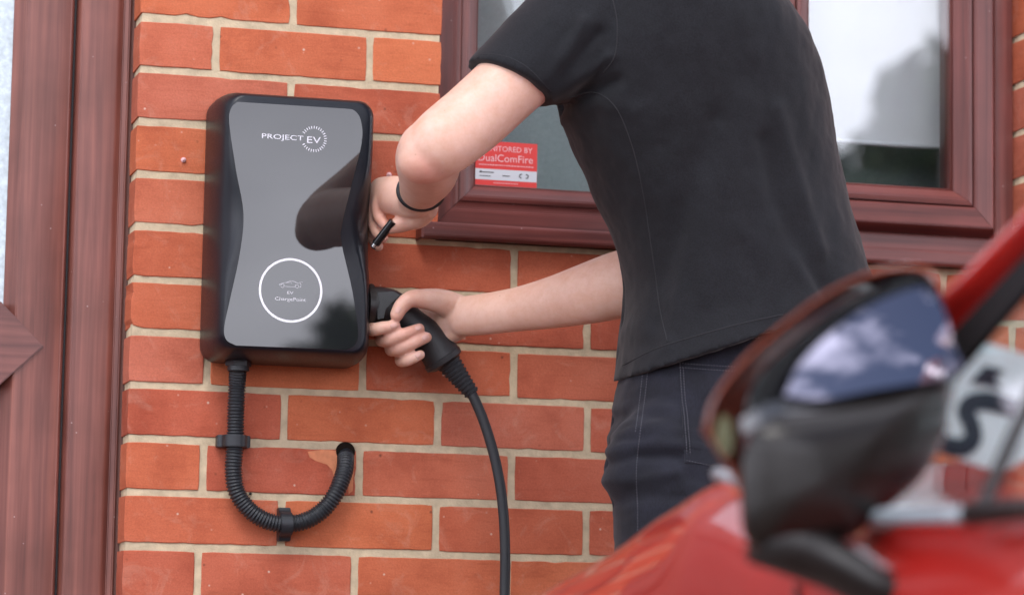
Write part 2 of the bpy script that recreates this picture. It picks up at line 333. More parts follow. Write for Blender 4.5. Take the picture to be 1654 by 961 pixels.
def calm(me, hands, it=45):
    o = bpy.data.objects.new('tmp', me); COL.objects.link(o); vg = o.vertex_groups.new(name='g')
    bins = {}
    for v in me.vertices:
        wgt = min(1, max(0, min(((v.co-c).length-r)/.05 for c, r in hands)))
        bins.setdefault(round(wgt*10), []).append(v.index)
    for k, ids in bins.items():
        if k: vg.add(ids, k/10, 'REPLACE')
    s = o.modifiers.new('s', 'SMOOTH'); s.factor = .7; s.iterations = it; s.vertex_group = 'g'
    dg = bpy.context.evaluated_depsgraph_get(); r = bpy.data.meshes.new_from_object(o.evaluated_get(dg))
    for v, w_ in zip(me.vertices, r.vertices): v.co = w_.co
    bpy.data.objects.remove(o); bpy.data.meshes.remove(r); me.update()
def text_bm(s, width=None, height=None, align='L', ext=.0002, sy=None):
    cu = bpy.data.curves.new('t', 'FONT'); cu.body = s; cu.resolution_u = 3
    o = bpy.data.objects.new('t', cu); COL.objects.link(o); dg = bpy.context.evaluated_depsgraph_get()
    me = bpy.data.meshes.new_from_object(o.evaluated_get(dg)); bpy.data.objects.remove(o)
    xs = [v.co.x for v in me.vertices]; ys = [v.co.y for v in me.vertices]
    x0, x1, y0, y1 = min(xs), max(xs), min(ys), max(ys)
    kx = width/(x1-x0) if width else height/(y1-y0); ky = height/(y1-y0) if height else kx
    bm = bmesh.new(); bm.from_mesh(me); bpy.data.meshes.remove(me)
    for v in bm.verts: v.co = Vector(((v.co.x-x0)*kx, 0, (v.co.y-y0)*ky))
    return bm
def put_text(name, s, x, y, z, width, height, m, parent, mtx=None):
    bm = text_bm(s, width, height)
    T = Matrix.Translation((x, y, z)) @ (mtx or Matrix())
    bmesh.ops.transform(bm, matrix=T, verts=bm.verts)
    me = bpy.data.meshes.new(name); bm.normal_update(); bm.to_mesh(me); bm.free(); return link(name, me, m, parent)
def poly_prism(bm, pts, y0, y1, bev=0):
    """pts: (x, z) outline, extruded from y0 (front) to y1."""
    b2 = bmesh.new(); a = [b2.verts.new((x, y0, z)) for x, z in pts]; b = [b2.verts.new((x, y1, z)) for x, z in pts]; n = len(pts)
    ff = b2.faces.new(a); b2.faces.new(b[::-1])
    for i in range(n): b2.faces.new((a[i], b[i], b[(i+1) % n], a[(i+1) % n]))
    bmesh.ops.recalc_face_normals(b2, faces=b2.faces)
    if bev: bmesh.ops.bevel(b2, geom=list(ff.edges), offset=bev, segments=2, affect='EDGES')
    merge(bm, b2)

GT, GP = 14, -6.5
TREES = [(11.9, -24.9, 0, 7.1, 1.7), (4.95, -20.2, 0, 3.9, .95), (13.4, -26, 0, 6.6, 2.4)]

# ------------------------------------------------------------------ ground
bm = bmesh.new(); box(bm, -400, 400, -500, 200, -.3, 0)
tag(obj('ground', bm, mat('tarmac', (.075, .072, .07), .9, noise_amt=.25, noise_scale=3, bump=.8, bump_scale=120)), kind='structure')
bm = bmesh.new()
paver = mat('driveway_paver', (.20, .15, .125), .9, noise_amt=.2, noise_scale=8, bump=.6, bump_scale=150)
random.seed(3)
for i in range(-12, 24):
    for j in range(60):
        ox = .1 if j % 2 else 0
        box(bm, i*.2+ox, i*.2+ox+.195, -.02-j*.1-.096, -.02-j*.1, .0, .03+random.uniform(-.0015, .0015))
o = obj('driveway', bm, paver); tag(o, kind='structure')

# ------------------------------------------------------------------ brick wall
Z0 = 1.63; P = .075; U = .225; J = .0098      # bed joint 0, course and brick pitch, joint
OPX0, OPX1, OPZ0, OPZ1 = .333, 1.262, 1.334, 2.42      # window opening
DRX0, DRX1, DRZ = -1.08, -.1095, 2.16                   # door opening
WX0, WX1 = -2.2, 3.2
wall = empty('brick_wall', (0, 0, 0), 'orange red brick house wall with pale mortar joints behind the charger', 'wall')
def minus(segs, a, b):
    r = []
    for s, e in segs:
        if e <= a or s >= b: r.append((s, e)); continue
        if s < a: r.append((s, a))
        if e > b: r.append((b, e))
    return r
def brick_bm(w, h, seed, rough=1.0):
    rnd = random.Random(seed); nx = max(3, int(w/.016)); nz = 5; d = .1
    pts = []
    for i in range(nx): pts.append((-w/2+w*i/nx, -h/2))
    for i in range(nz): pts.append((w/2, -h/2+h*i/nz))
    for i in range(nx): pts.append((w/2-w*i/nx, h/2))
    for i in range(nz): pts.append((-w/2, h/2-h*i/nz))
    n = len(pts); bm = bmesh.new(); off = []
    for i in range(n): off.append(.0006*rnd.random()*rough+(.0020*rnd.random()*rough if rnd.random() < .10 else 0))
    outer, inner, back = [], [], []
    for i, (x, z) in enumerate(pts):
        q = Vector((x, z)); c = Vector((max(-w/2+h/2, min(w/2-h/2, x)), 0)); dr = (c-q).normalized()
        corner = abs(abs(x)-w/2) < 1e-5 and abs(abs(z)-h/2) < 1e-5
        o_ = q+dr*(off[i]+(.0012 if corner else 0)); i_ = o_+dr*.0011
        outer.append((o_.x, .0009, o_.y)); inner.append((i_.x, rnd.uniform(0, .0003), i_.y)); back.append((x, d, z))
    rings(bm, [back, outer, inner]); return bm
cache = {}
stuffbm = bmesh.new(); nb = 0
random.seed(11)
core = []
for k in range(-52, 23):
    zt = Z0-k*P; zb = zt-P
    if zb < -.02 or zt > 5.5: continue
    segs = [(WX0, WX1)]
    zc = (zt+zb)/2
    if OPZ0 < zc < OPZ1: segs = minus(segs, OPX0, OPX1)
    if zc < DRZ: segs = minus(segs, DRX0, DRX1)
    x = math.floor(WX0/U)*U+(0 if k % 2 == 0 else U/2)
    sh = random.uniform(-.0015, .0015)
    if k == 10: sh = -.004
    while x < WX1:
        for s, e in segs:
            a, b = max(x, s), min(x+U, e)
            # the joint on an opening's edge belongs to the frame, so bricks run to it
            a2 = a+(J/2 if a > s+1e-6 or s == WX0 else 0); b2 = b-(J/2 if b < e-1e-6 or e == WX1 else 0)
            if a > s+1e-6: a2 += sh
            if b < e-1e-6: b2 += sh
            if b2-a2 < .02: continue
            wv = round(b2-a2, 3); h = P-J
            vis = .70 < zc < 1.9 and -.2 < a2 < 1.75
            c = ((a2+b2)/2, 0, zc+random.uniform(-.0008, .0008))
            if vis:
                key = (wv, random.randrange(7))
                if key not in cache:
                    me = bpy.data.meshes.new('brick'); bb = brick_bm(wv, h, int(wv*1000)*7+key[1], (.6, .9, 1.2, 1.5, .8, 2.2, 1.1)[key[1]])
                    bmesh.ops.recalc_face_normals(bb, faces=bb.faces); bb.to_mesh(me); bb.free(); me.materials.append(M['brick']); cache[key] = me
                o = bpy.data.objects.new('brick', cache[key]); COL.objects.link(o); o.parent = wall
                o.location = (c[0], random.uniform(-.0007, .0001), c[2]); o.rotation_euler = (random.uniform(-.006, .006), random.uniform(-.0025, .0025), random.uniform(-.003, .003)); nb += 1
            else:
                box(stuffbm, a2, b2, 0, .1, zc-h/2, zc+h/2)
        x += U
tag(obj('brick_courses', stuffbm, M['brick'], wall), kind='stuff')
# mortar: slightly recessed, uneven sheet with body, stopped short of each opening
def mortar_slab(x0, x1, z0, z1):
    bm = bmesh.new(); st = .0075; fine = (.70 < z1 and z0 < 1.9 and x1 > -.2 and x0 < 1.75)
    if fine:
        za, zb = max(z0, .7), min(z1, 1.95)
        nx = max(1, int((x1-x0)/st)); nz = max(1, int((zb-za)/st))
        g = [[None]*(nz+1) for _ in range(nx+1)]
        for i in range(nx+1):
            for j in range(nz+1):
                x = x0+(x1-x0)*i/nx; z = za+(zb-za)*j/nz
                y = .0017+.0007*noise.noise(Vector((x*60, 0, z*60)))+.0010*noise.noise(Vector((x*220, 3, z*220)))
                g[i][j] = bm.verts.new((x, y, z))
        for i in range(nx):
            for j in range(nz): bm.faces.new((g[i][j], g[i+1][j], g[i+1][j+1], g[i][j+1]))
        box(bm, x0, x1, .006, .097, z0, z1)
        if z0 < za: box(bm, x0, x1, .003, .005, z0, za)
        if z1 > zb: box(bm, x0, x1, .003, .005, zb, z1)
    else: box(bm, x0, x1, .003, .097, z0, z1)
    for v in bm.verts: pass
    return bm
mb = bmesh.new()
e_ = .003
for a in ((WX0, DRX0-e_, 0, DRZ), (DRX1+e_, OPX0-e_, 0, OPZ1), (OPX0-e_, OPX1+e_, 0, OPZ0-.001), (OPX1+e_, WX1, 0, OPZ1), (WX0, DRX0-e_, DRZ, OPZ1), (DRX0-e_, DRX1+e_, DRZ+.003, OPZ1), (WX0, WX1, OPZ1+.001, 5.45)):
    merge(mb, mortar_slab(*a))
obj('mortar', mb, M['mortar'], wall, smooth=True)
# sealant bead and mortar fillet left of the window frame above the sill
bm = bmesh.new(); tube(bm, [Vector((.331, .030, z)) for z in (1.36, 1.8, 2.4)], .006, 8); obj('sealant', bm, M['mortar'], wall, smooth=True)
bm = bmesh.new(); hc = at(558, 729, -.001); tube(bm, [Vector((hc.x, -.0020, hc.z)), Vector((hc.x, .02, hc.z))], [.0138, .0138], 24); obj('hole_shade_disc', bm, mat('hole_shade', (.012, .008, .006), 1.0, .1), wall, auto=40)  # dark disc on the wall, shade inside the hole put into its colour
bm = bmesh.new(); box(bm, -.1112, -.1050, .058, .075, .03, 2.15); obj('frame_sealant', bm, mat('brown_sealant', (.10, .045, .035), .6), wall)
# spalled patch round the drilled hole, and two wall plugs
bm = bmesh.new()
pp = [at(*q, -.0012) for q in [(497, 729), (520, 726), (548, 727), (572, 726), (574, 742), (571, 770), (570, 792), (563, 798), (562, 780), (556, 762), (540, 770), (536, 758), (528, 750), (510, 744), (500, 738)]]
poly_prism(bm, [(p.x, p.z) for p in pp], -.0012, .004, .0004); obj('spalled_patch', bm, M['spall'], wall)
plug = mat('pink_plug', (.72, .42, .42), .6)
for q in [(296, 259), (628, 283), (404, 797)]:
    p = at(*q, 0); bm = bmesh.new()
    tube(bm, [Vector((p.x, -.0035, p.z)), Vector((p.x, .01, p.z))], .0036 if q[0] != 404 else .002, 10); tube(bm, [Vector((p.x, -.0045, p.z)), Vector((p.x, -.0034, p.z))], .0016, 8)
    obj('wall_plug', bm, plug if q[0] != 404 else M['cblack'], wall, smooth=True)
# inner leaf and room behind the window
room = bmesh.new()
box(room, -2.2, 3.2, 2.9, 3.0, 0, 2.7)
box(room, -2.3, -2.2, .12, 3.0, 0, 2.7); box(room, 3.2, 3.3, .12, 3.0, 0, 2.7); box(room, -2.2, 3.2, .12, 3.0, 2.7, 2.8); box(room, -2.2, 3.2, .135, .23, 2.8, 5.45)
for a in ((-.095, .30, 0, 2.7), (1.29, 3.2, 0, 2.7), (.30, 1.29, 0, 1.33), (.30, 1.29, 2.45, 2.7), (-2.2, -1.1, 0, 2.7), (-1.1, -.095, 2.2, 2.7)): box(room, a[0], a[1], .135, .23, a[2], a[3])
tag(obj('room_walls', room, M['room']), kind='structure')
bm = bmesh.new(); box(bm, -2.2, 3.2, .12, 2.9, .0, .02); tag(obj('room_floor', bm, M['room_floor']), kind='structure')
bm = bmesh.new(); box(bm, -2.4, 3.4, -.25, 3.1, 5.5, 5.6); tag(obj('roof_soffit', bm, mat('white_soffit', (.7, .7, .7), .6)), kind='structure')

# ------------------------------------------------------------------ mitred frames
def frame(parent, name, x0, x1, z0, z1, prof, gap=.0004, sides='blrt', names=None):
    """prof: (inset, y) points from the outer back edge round the face to the inner back edge."""
    for s in sides:
        bm = bmesh.new(); A, B = [], []
        for i, y in prof:
            a, b, c, d = x0+i, x1-i, z0+i, z1-i
            p, q = {'b': ((a, c), (b, c)), 't': ((b, d), (a, d)), 'l': ((a, d), (a, c)), 'r': ((b, c), (b, d))}[s]
            p, q = Vector((p[0], y, p[1])), Vector((q[0], y, q[1])); t = (q-p).normalized()
            A.append(bm.verts.new(p+t*gap)); B.append(bm.verts.new(q-t*gap))
        n = len(prof)
        for k in range(n): bm.faces.new((A[k], A[(k+1) % n], B[(k+1) % n], B[k]))
        bm.faces.new(A); bm.faces.new(B[::-1])
        bmesh.ops.recalc_face_normals(bm, faces=bm.faces)
        bmesh.ops.bevel(bm, geom=[e for e in bm.edges if len(e.link_faces) == 2 and e.calc_face_angle(0) > R(25) and (e.verts[0] in A) != (e.verts[1] in A)], offset=.0012, segments=2, affect='EDGES', clamp_overlap=True)
        obj(name, bm, M[('door' if parent.name.startswith('front') else 'upvc')+('_v' if s in 'lr' else '_h')], parent, auto=40)
win = empty('window', (.8, .05, 1.357), 'dark mahogany woodgrain window with fixed left pane and opening right pane', 'window')
FX0, FX1, FZ0, FZ1 = .3335, 1.2615, 1.3575, 2.415
MX = .845
frame(win, 'outer_frame_rail', FX0, FX1, FZ0, FZ1, [(0, .11), (0, .05), (.030, .05), (.034, .054), (.040, .054), (.043, .052), (.055, .11)])
bm = bmesh.new(); box(bm, MX-.035, MX+.035, .052, .108, FZ0+.05, FZ1-.05, .003); obj('mullion', bm, M['upvc_v'], win)
# glazing bead of the fixed light
frame(win, 'glazing_bead', FX0+.044, MX-.030, FZ0+.044, FZ1-.044, [(0, .10), (0, .053), (.008, .051), (.014, .054), (.0255, .066), (.0255, .10)])
frame(win, 'gasket_strip', FX0+.0687, MX-.0547, FZ0+.0687, FZ1-.0687, [(0, .095), (0, .0665), (.0028, .0665), (.0028, .095)])
# opening sash, standing proud
SX0, SX1, SZ0, SZ1 = MX+.006, FX1-.031, FZ0+.034, FZ1-.03
frame(win, 'sash_rail', SX0, SX1, SZ0, SZ1, [(0, .10), (0, .049), (.012, .030), (.040, .028), (.043, .031), (.046, .100)])
frame(win, 'sash_bead', SX0+.0455, SX1-.0455, SZ0+.0455, SZ1-.0455, [(0, .10), (0, .031), (.006, .030), (.010, .034), (.0245, .050), (.0245, .10)])
frame(win, 'gasket_strip', SX0+.0697, SX1-.0697, SZ0+.0697, SZ1-.0697, [(0, .095), (0, .0505), (.003, .0505), (.003, .095)])
for (a, b, c, d, y) in ((FX0+.07, MX-.056, FZ0+.07, FZ1-.07, .069), (SX0+.071, SX1-.071, SZ0+.071, SZ1-.071, .054)):
    for yy in (y, y+.022):
        bm = bmesh.new(); box(bm, a, b, yy, yy+.004, c, d); obj('pane', bm, M['glass'], win)
bm = bmesh.new()   # sill: drip nose in front, horns over the brick at both ends
pr = [(.075, 1.3572), (.075, 1.3345), (-.022, 1.3345), (-.022, 1.3315), (-.030, 1.3315), (-.034, 1.336), (-.034, 1.352), (-.031, 1.3555), (.02, 1.3565)]
A = [bm.verts.new((.303, y, z)) for y, z in pr]; B = [bm.verts.new((1.292, y, z)) for y, z in pr]
for k in range(len(pr)): bm.faces.new((A[k], A[(k+1) % len(pr)], B[(k+1) % len(pr)], B[k]))
bm.faces.new(A); bm.faces.new(B[::-1]); bmesh.ops.recalc_face_normals(bm, faces=bm.faces)
bmesh.ops.bevel(bm, geom=bm.edges[:], offset=.001, segments=2, affect='EDGES')
obj('sill', bm, M['upvc_h'], win, auto=40)
bm = bmesh.new(); box(bm, .300, .304, -.0345, .02, 1.331, 1.3575, .001); box(bm, 1.2915, 1.2955, -.0345, .02, 1.331, 1.3575, .001); obj('sill_end_cap', bm, M['upvc_v'], win)

bl = empty('roller_blind', (1.02, .15, 2.4), 'pale blind pulled most of the way down behind right window pane', 'blind')
bz = at(1470, 236, .16).z
bm = bmesh.new()
for k in range(12):
    pass
nx = 60; g = []
for i in range(nx+1):
    x = .86+(1.235-.86)*i/nx; y = .16+.0002*math.sin(i*1.3)+.0006*math.sin(i*.45); g.append((x, y))
for (a, b), (c, d) in zip(g, g[1:]):
    f = [bm.verts.new(v) for v in ((a, b, bz), (c, d, bz), (c, d, 2.40), (a, b, 2.40))]; bm.faces.new(f)
bmesh.ops.remove_doubles(bm, verts=bm.verts, dist=1e-6)
obj('blind_cloth', bm, mat('blind_cloth', (.60, .60, .63), .8), bl, smooth=True)
bm = bmesh.new(); tube(bm, [Vector((.86, .16, bz)), Vector((1.235, .16, bz))], .004, 8); obj('hem_bar', bm, M['print_grey'], bl, smooth=True)
bm = bmesh.new(); tube(bm, [Vector((.86, .16, 2.41)), Vector((1.235, .16, 2.41))], .018, 12); obj('blind_bar', bm, M['print_grey'], bl, smooth=True)
cu_ = empty('fill_curtain', (.62, .30, 2.5), 'flat grey green curtain added behind the panes to lighten them', 'fill_curtain')  # invented cloth, put in to lift the tone of too-dark panes
bm = bmesh.new(); pr_ = []; nx = 90
for i in range(nx+1):
    x = .30+.97*i/nx; pr_.append((x, .30+.0015*math.sin(i*.42)+.001*math.sin(i*.93)))
for (a, b), (c, d) in zip(pr_, pr_[1:]): bm.faces.new([bm.verts.new(v) for v in ((a, b, 1.0), (c, d, 1.0), (c, d, 2.45), (a, b, 2.45))])
bmesh.ops.remove_doubles(bm, verts=bm.verts, dist=1e-6); obj('fill_cloth', bm, mat('fill_cloth', (.33, .37, .375), .9, noise_amt=.1, noise_scale=200), cu_, smooth=True)
bm = bmesh.new(); tube(bm, [Vector((.28, .30, 2.46)), Vector((1.28, .30, 2.46))], .012, 10); obj('fill_rail', bm, M['print_grey'], cu_, smooth=True)
# ------------------------------------------------------------------ alarm sticker on the fixed pane
YS = .0683
p0 = at(767, 299, YS); p1 = at(868, 232, YS); sx0, sz0, sw, shh = p0.x, p0.z+.0008, p1.x-p0.x, p1.z-p0.z-.002
stk = empty('alarm_sticker', (sx0, YS, sz0), 'red and white alarm monitoring sticker low in left window pane', 'sticker')
bm = bmesh.new(); box(bm, sx0, sx0+sw, YS, YS+.0005, sz0, sz0+shh); obj('backing', bm, M['sticker_red'], stk)
bm = bmesh.new(); box(bm, sx0+.0003, sx0+sw-.0003, YS-.0002, YS-.00005, sz0+shh*.125, sz0+shh*.37); obj('white_strip', bm, M['sticker_white'], stk)
put_text('lettering', 'MONITORED BY', sx0+sw*.05, YS-.0003, sz0+shh*.78, sw*.87, shh*.12, M['sticker_txt'], stk)
put_text('lettering', 'DualComFire', sx0+sw*.05, YS-.0003, sz0+shh*.545, sw*.88, shh*.165, M['sticker_txt'], stk)
bm = bmesh.new()
xx = sx0+sw*.06; random.seed(4)
while xx < sx0+sw*.94:
    l_ = random.uniform(.0012, .004); box(bm, xx, xx+l_, YS-.0003, YS-.0001, sz0+shh*.455, sz0+shh*.475); xx += l_+.0008
xx = sx0+sw*.30
while xx < sx0+sw*.7: l_ = random.uniform(.0012, .003); box(bm, xx, xx+l_, YS-.0003, YS-.0001, sz0+shh*.055, sz0+shh*.072); xx += l_+.0008
tag(obj('small_print', bm, M['sticker_txt'], stk), kind='stuff')
bm = bmesh.new()
for a, b, c, d in ((.07, .11, .28, .32), (.12, .30, .285, .305), (.07, .25, .20, .215), (.44, .56, .22, .24)): box(bm, sx0+sw*a, sx0+sw*b, YS-.0005, YS-.0003, sz0+shh*c, sz0+shh*d)
for cx, st0, en in ((.745, 60, 290), (.83, -110, 130)):
    pts = [Vector((sx0+sw*cx+.0028*math.cos(R(a)), YS-.0006, sz0+shh*.25+.0028*math.sin(R(a)))) for a in range(st0, en, 20)]
    tube(bm, pts, .0006, 6)
obj('mark', bm, M['sticker_ink'], stk)

# ------------------------------------------------------------------ door
door = empty('front_door', (-.6, .065, 0), 'brown woodgrain front door with pale glass and a pointed mid rail joint', 'door')
DY = .066
def dx(px): return at(px, 500, DY).x
frame(door, 'door_frame_rail', DRX0+.001, DRX1-.001, .03, DRZ-.001, [(0, .12), (0, DY+.006), (.004, DY+.003), (.012, DY+.004), (.015, DY+.001), (.022, DY), (.072, DY), (.076, DY+.004), (.079, DY+.016), (.079, .12)], sides='lrt')
SL = -.1105-.082; ST = .086                      # stile outer edge (right) and width
prof = [(0, .11), (0, DY+.014), (.003, DY+.004), (.006, DY+.002), (.070, DY+.002), (.074, DY+.006), (.086, DY+.018), (.086, .11)]
frame(door, 'stile', DRX0+.083, SL, .06, DRZ-.083, prof, sides='lrt')
frame(door, 'bottom_rail', DRX0+.083, SL, .06, DRZ-.083, prof, sides='b')
bm = bmesh.new(); box(bm, SL-.004, SL+.012, DY+.018, .10, .05, DRZ-.08); obj('gasket_strip', bm, M['gasket'], door)
bm = bmesh.new()   # middle rail, its end cut to a point let into the stile
tip = at(70, 559, DY).x; zc = at(70, 559, DY).z; hw_ = .060; xi = tip-.062
pts = [(tip, zc), (xi-.0, zc+hw_), (DRX0+.150, zc+hw_), (DRX0+.150, zc-hw_), (xi-.0, zc-hw_)]
poly_prism(bm, pts, DY-.0035, .105, .0015); obj('middle_rail', bm, M['door_h'], door, auto=30)
bm = bmesh.new(); box(bm, DRX0+.16, SL-.08, DY+.022, DY+.030, zc+hw_-.01, DRZ-.16); obj('pane', bm, M['frost'], door)
bm = bmesh.new(); box(bm, DRX0+.16, SL-.08, DY+.024, DY+.034, .13, zc-hw_+.01); obj('lower_panel', bm, M['door_panel'], door)
bm = bmesh.new(); box(bm, -1.0, -.985, DY-.03, DY-.02, .95, 1.15, .003); tube(bm, [Vector((-.99, DY, 1.05)), Vector((-.99, DY-.045, 1.05)), Vector((-.88, DY-.05, 1.05))], .009, 10); obj('handle', bm, M['metal'], door)
bm = bmesh.new(); box(bm, DRX0, DRX1, -.02, .12, .0, .05, .003); obj('threshold', bm, M['metal'], door)

# ------------------------------------------------------------------ charger
CX, CZ, HW, HH, YF = .1025, 1.3275, .1150, .1880, -.125
chg = empty('wall_charger', (CX, 0, CZ), 'black wall mounted car charge point with glossy waisted front panel', 'charger')
def rr(hw, hh, r, nc=10, ns=14):
    pts = []
    for cx, cz, a0 in ((hw-r, hh-r, 0), (-(hw-r), hh-r, 90), (-(hw-r), -(hh-r), 180), (hw-r, -(hh-r), 270)):
        for k in range(nc+1): a = R(a0+90*k/nc); pts.append((cx+r*math.cos(a), cz+r*math.sin(a)))
        nx = {0: (-(hw-r), hh), 90: (-hw, -(hh-r)), 180: (hw-r, -hh), 270: (hw, hh-r)}[a0]
        p = pts[-1]
        for k in range(1, ns): pts.append((p[0]+(nx[0]-p[0])*k/ns, p[1]+(nx[1]-p[1])*k/ns))
    return pts
base_ = rr(HW, HH, .024)
def waist(z): return math.exp(-((z-.005)/.062)**2)
RS = []
for y, ins in ((-.002, .006), (-.006, .002), (-.012, 0), (-.02, 0), (-.030, .0002)): RS.append([(CX+x*(1-ins/HW), y, CZ+z*(1-ins/HH)) for x, z in base_])
for k in range(1, 13):
    a = k/12*math.pi/2; r_ = []
    for x, z in base_:
        hor = .0185+.024*waist(z)*min(1, abs(x)/HW)**6; ver = .014
        ix = hor*(1-math.cos(a)); iz = ver*(1-math.cos(a))
        r_.append((CX+x*(1-ix/HW), -.030-.0935*math.sin(a), CZ+z*(1-iz/HH)))
    RS.append(r_)
bm = bmesh.new(); rings(bm, RS); obj('casing', bm, M['chg_body'], chg, auto=50)
lp = [(383, 166), (374, 176), (371, 200), (382, 275), (394, 345), (388, 410), (372, 485), (363, 528), (366, 548), (381, 557)]
rp = [(559, 564), (572, 556), (577, 535), (568, 470), (551, 395), (551, 365), (564, 310), (583, 232), (582, 196), (572, 180), (558, 177)]
def hour(grow=0, y=YF):
    pl = catmull([at(*q, YF) for q in lp], 5)+catmull([at(*q, YF) for q in rp], 5)
    o = []
    n = len(pl)
    for i, p in enumerate(pl):
        t = (pl[(i+1) % n]-pl[i-1]).normalized(); nn = Vector((t.z, 0, -t.x)); q = p+nn*(-grow); o.append((q.x, y, q.z))
    return o
def signed():
    h = hour(0); return sum(a[0]*b[2]-b[0]*a[2] for a, b in zip(h, h[1:]+h[:1]))
sg = 1 if signed() > 0 else -1
bm = bmesh.new(); rings(bm, [hour(.0014*sg, -.115), hour(.0014*sg, YF+.0002), hour(.0008*sg, YF-.0002), hour(.0, YF-.0002), hour(.0, -.115)]); obj('panel_edge_highlight', bm, M['chg_highlight'], chg, auto=40)
bm = bmesh.new(); rings(bm, [hour(-.0003*sg, -.115), hour(-.0003*sg, YF-.0003), hour(-.0008*sg, YF-.0007)]); obj('front_panel', bm, M['chg_glass'], chg, auto=30)
YT = YF-.0010
a0 = at(423, 226, YT); a1 = at(490, 230, YT)
put_text('lettering', 'PROJECT', a0.x, YT, a0.z, a1.x-a0.x, .0090, M['print_white'], chg)
b0 = at(496, 231, YT); b1 = at(518, 232, YT)
put_text('lettering', 'EV', b0.x, YT, b0.z, b1.x-b0.x, .0090, M['print_white'], chg)
c0 = at(507, 225, YT); bm = bmesh.new(); rr_ = .0166
for k in range(26):
    a = R(-150+300*k/25)
    u_ = Vector((math.cos(a), 0, math.sin(a))); v_ = Vector((-math.sin(a), 0, math.cos(a)))
    q = [c0+u_*r+v_*s for r, s in ((rr_-.0020, -.00055), (rr_+.0018, -.00055), (rr_+.0018, .00055), (rr_-.0020, .00055))]
    bm.faces.new([bm.verts.new(p) for p in q])
obj('sun_ring_logo', bm, M['print_white'], chg)
c1 = at(469.5, 469, YT); bm = bmesh.new(); ro, ri = .0448, .0417; n = 96
va = [bm.verts.new(c1+Vector((math.cos(2*math.pi*k/n)*ro, 0, math.sin(2*math.pi*k/n)*ro))) for k in range(n)]
vb = [bm.verts.new(c1+Vector((math.cos(2*math.pi*k/n)*ri, 0, math.sin(2*math.pi*k/n)*ri))) for k in range(n)]
for k in range(n): bm.faces.new((va[k], va[(k+1) % n], vb[(k+1) % n], vb[k]))
obj('status_ring', bm, mat('ring_white', (.80, .80, .86), .5), chg)
t0 = at(464, 475, YT); put_text('lettering', 'EV', t0.x, YT, t0.z, .0085, .0040, M['print_grey'], chg)
t0 = at(444, 485, YT); t1 = at(494, 487, YT); put_text('lettering', 'ChargePoint', t0.x, YT, t0.z-.0012, t1.x-t0.x, .0062, M['print_grey'], chg)
bm = bmesh.new(); i0 = at(469, 460, YT)
def icon(pts, r=.00035): tube(bm, [i0+Vector((x*.001, 0, z*.001)) for x, z in pts], r, 5)
icon([(-15, -2.6), (-15.5, 0), (-12, 1.6), (-6, 2.6), (-1, 5.2), (5, 4.8), (10, 2.4), (15, 2.2), (14.6, -2.6), (12.4, -3)]); icon([(-8, -3), (6.2, -3)]); icon([(-6, 2.4), (1, 3.4), (2, 1.8)])
for cx in (-11, 9.3): icon([(cx+2.4*math.cos(R(a)), -2+2.4*math.sin(R(a))) for a in range(0, 361, 30)])
icon([(12, 3.6), (17, 4.4)]); obj('car_icon', bm, M['print_grey'], chg)
# socket on the right flank
SO = at(604, 496, -.066)
bm = bmesh.new(); tube(bm, [Vector((CX+HW-.004, -.066, SO.z)), Vector((CX+HW+.004, -.066, SO.z))], .033, 32); obj('socket', bm, M['cblack'], chg, auto=40)

# ------------------------------------------------------------------ corrugated conduit
cpx = [(385, 584, -.045), (383, 620, -.030), (381, 665, -.026), (380, 712, -.024), (377, 760, -.024), (383, 795, -.024), (404, 824, -.024), (432, 841, -.024), (462, 846, -.024), (495, 840, -.024), (523, 822, -.025), (543, 795, -.028), (555, 765, -.022), (558, 748, -.012), (558, 736, .004), (558, 732, .016)]
pts = catmull([at(*q) for q in cpx], 24)
# even re-sampling
def resample(P, step):
    out = [P[0]]; acc = 0
    for a, b in zip(P, P[1:]):
        d = (b-a).length
        while acc+d >= step:
            a = a+(b-a)*((step-acc)/d); d = (b-a).length; out.append(a.copy()); acc = 0
            if d < 1e-9: break
        acc += d
    return out
cond = empty('flexible_conduit', at(380, 712, 0), 'black corrugated conduit looping from the charger into the brick wall', 'conduit')
pts = resample(pts, .0008); pit = .0046
rad = [.0116+.0009*max(-1, min(1, 1.8*math.sin(2*math.pi*i*.0008/pit))) for i in range(len(pts))]
L_ = len(pts)
for i in range(L_-24, L_): rad[i] = .0122
bm = bmesh.new(); tube(bm, pts, rad, 20); obj('corrugated_tube', bm, M['conduit'], cond, smooth=True)
g0 = at(385, 590, -.045); bm = bmesh.new()
tube(bm, [g0+Vector((0, 0, .008)), g0+Vector((0, 0, -.001))], .0185, 6); tube(bm, [g0+Vector((0, 0, -.0012)), g0+Vector((0, 0, -.008))], .0155, 24)
obj('gland', bm, M['conduit'], cond, auto=40)
def clip(c, d):
    bm = bmesh.new(); d = Vector(d).normalized(); s = Vector((0, 1, 0)).cross(d); w_ = .0085
    y_ = Vector((0, 1, 0)); pr = []
    for k in range(0, 181, 12): a = R(180+k); pr.append((.0170*math.cos(a), .0170*math.sin(a)))
    pr = [(-.0235, .022), (-.0235, .005), (-.0190, .003)]+pr+[(.0190, .003), (.0235, .005), (.0235, .022)]
    A = [bm.verts.new(c+s*a+y_*b+d*w_) for a, b in pr]; B = [bm.verts.new(c+s*a+y_*b-d*w_) for a, b in pr]
    for k in range(len(pr)): bm.faces.new((A[k], A[(k+1) % len(pr)], B[(k+1) % len(pr)], B[k]))
    bm.faces.new(A); bm.faces.new(B[::-1]); bmesh.ops.recalc_face_normals(bm, faces=bm.faces)
    bmesh.ops.bevel(bm, geom=[e for e in bm.edges if e.calc_face_angle(0) > R(40)], offset=.001, segments=2, affect='EDGES')
    obj('saddle_clip', bm, M['conduit'], cond, auto=35)
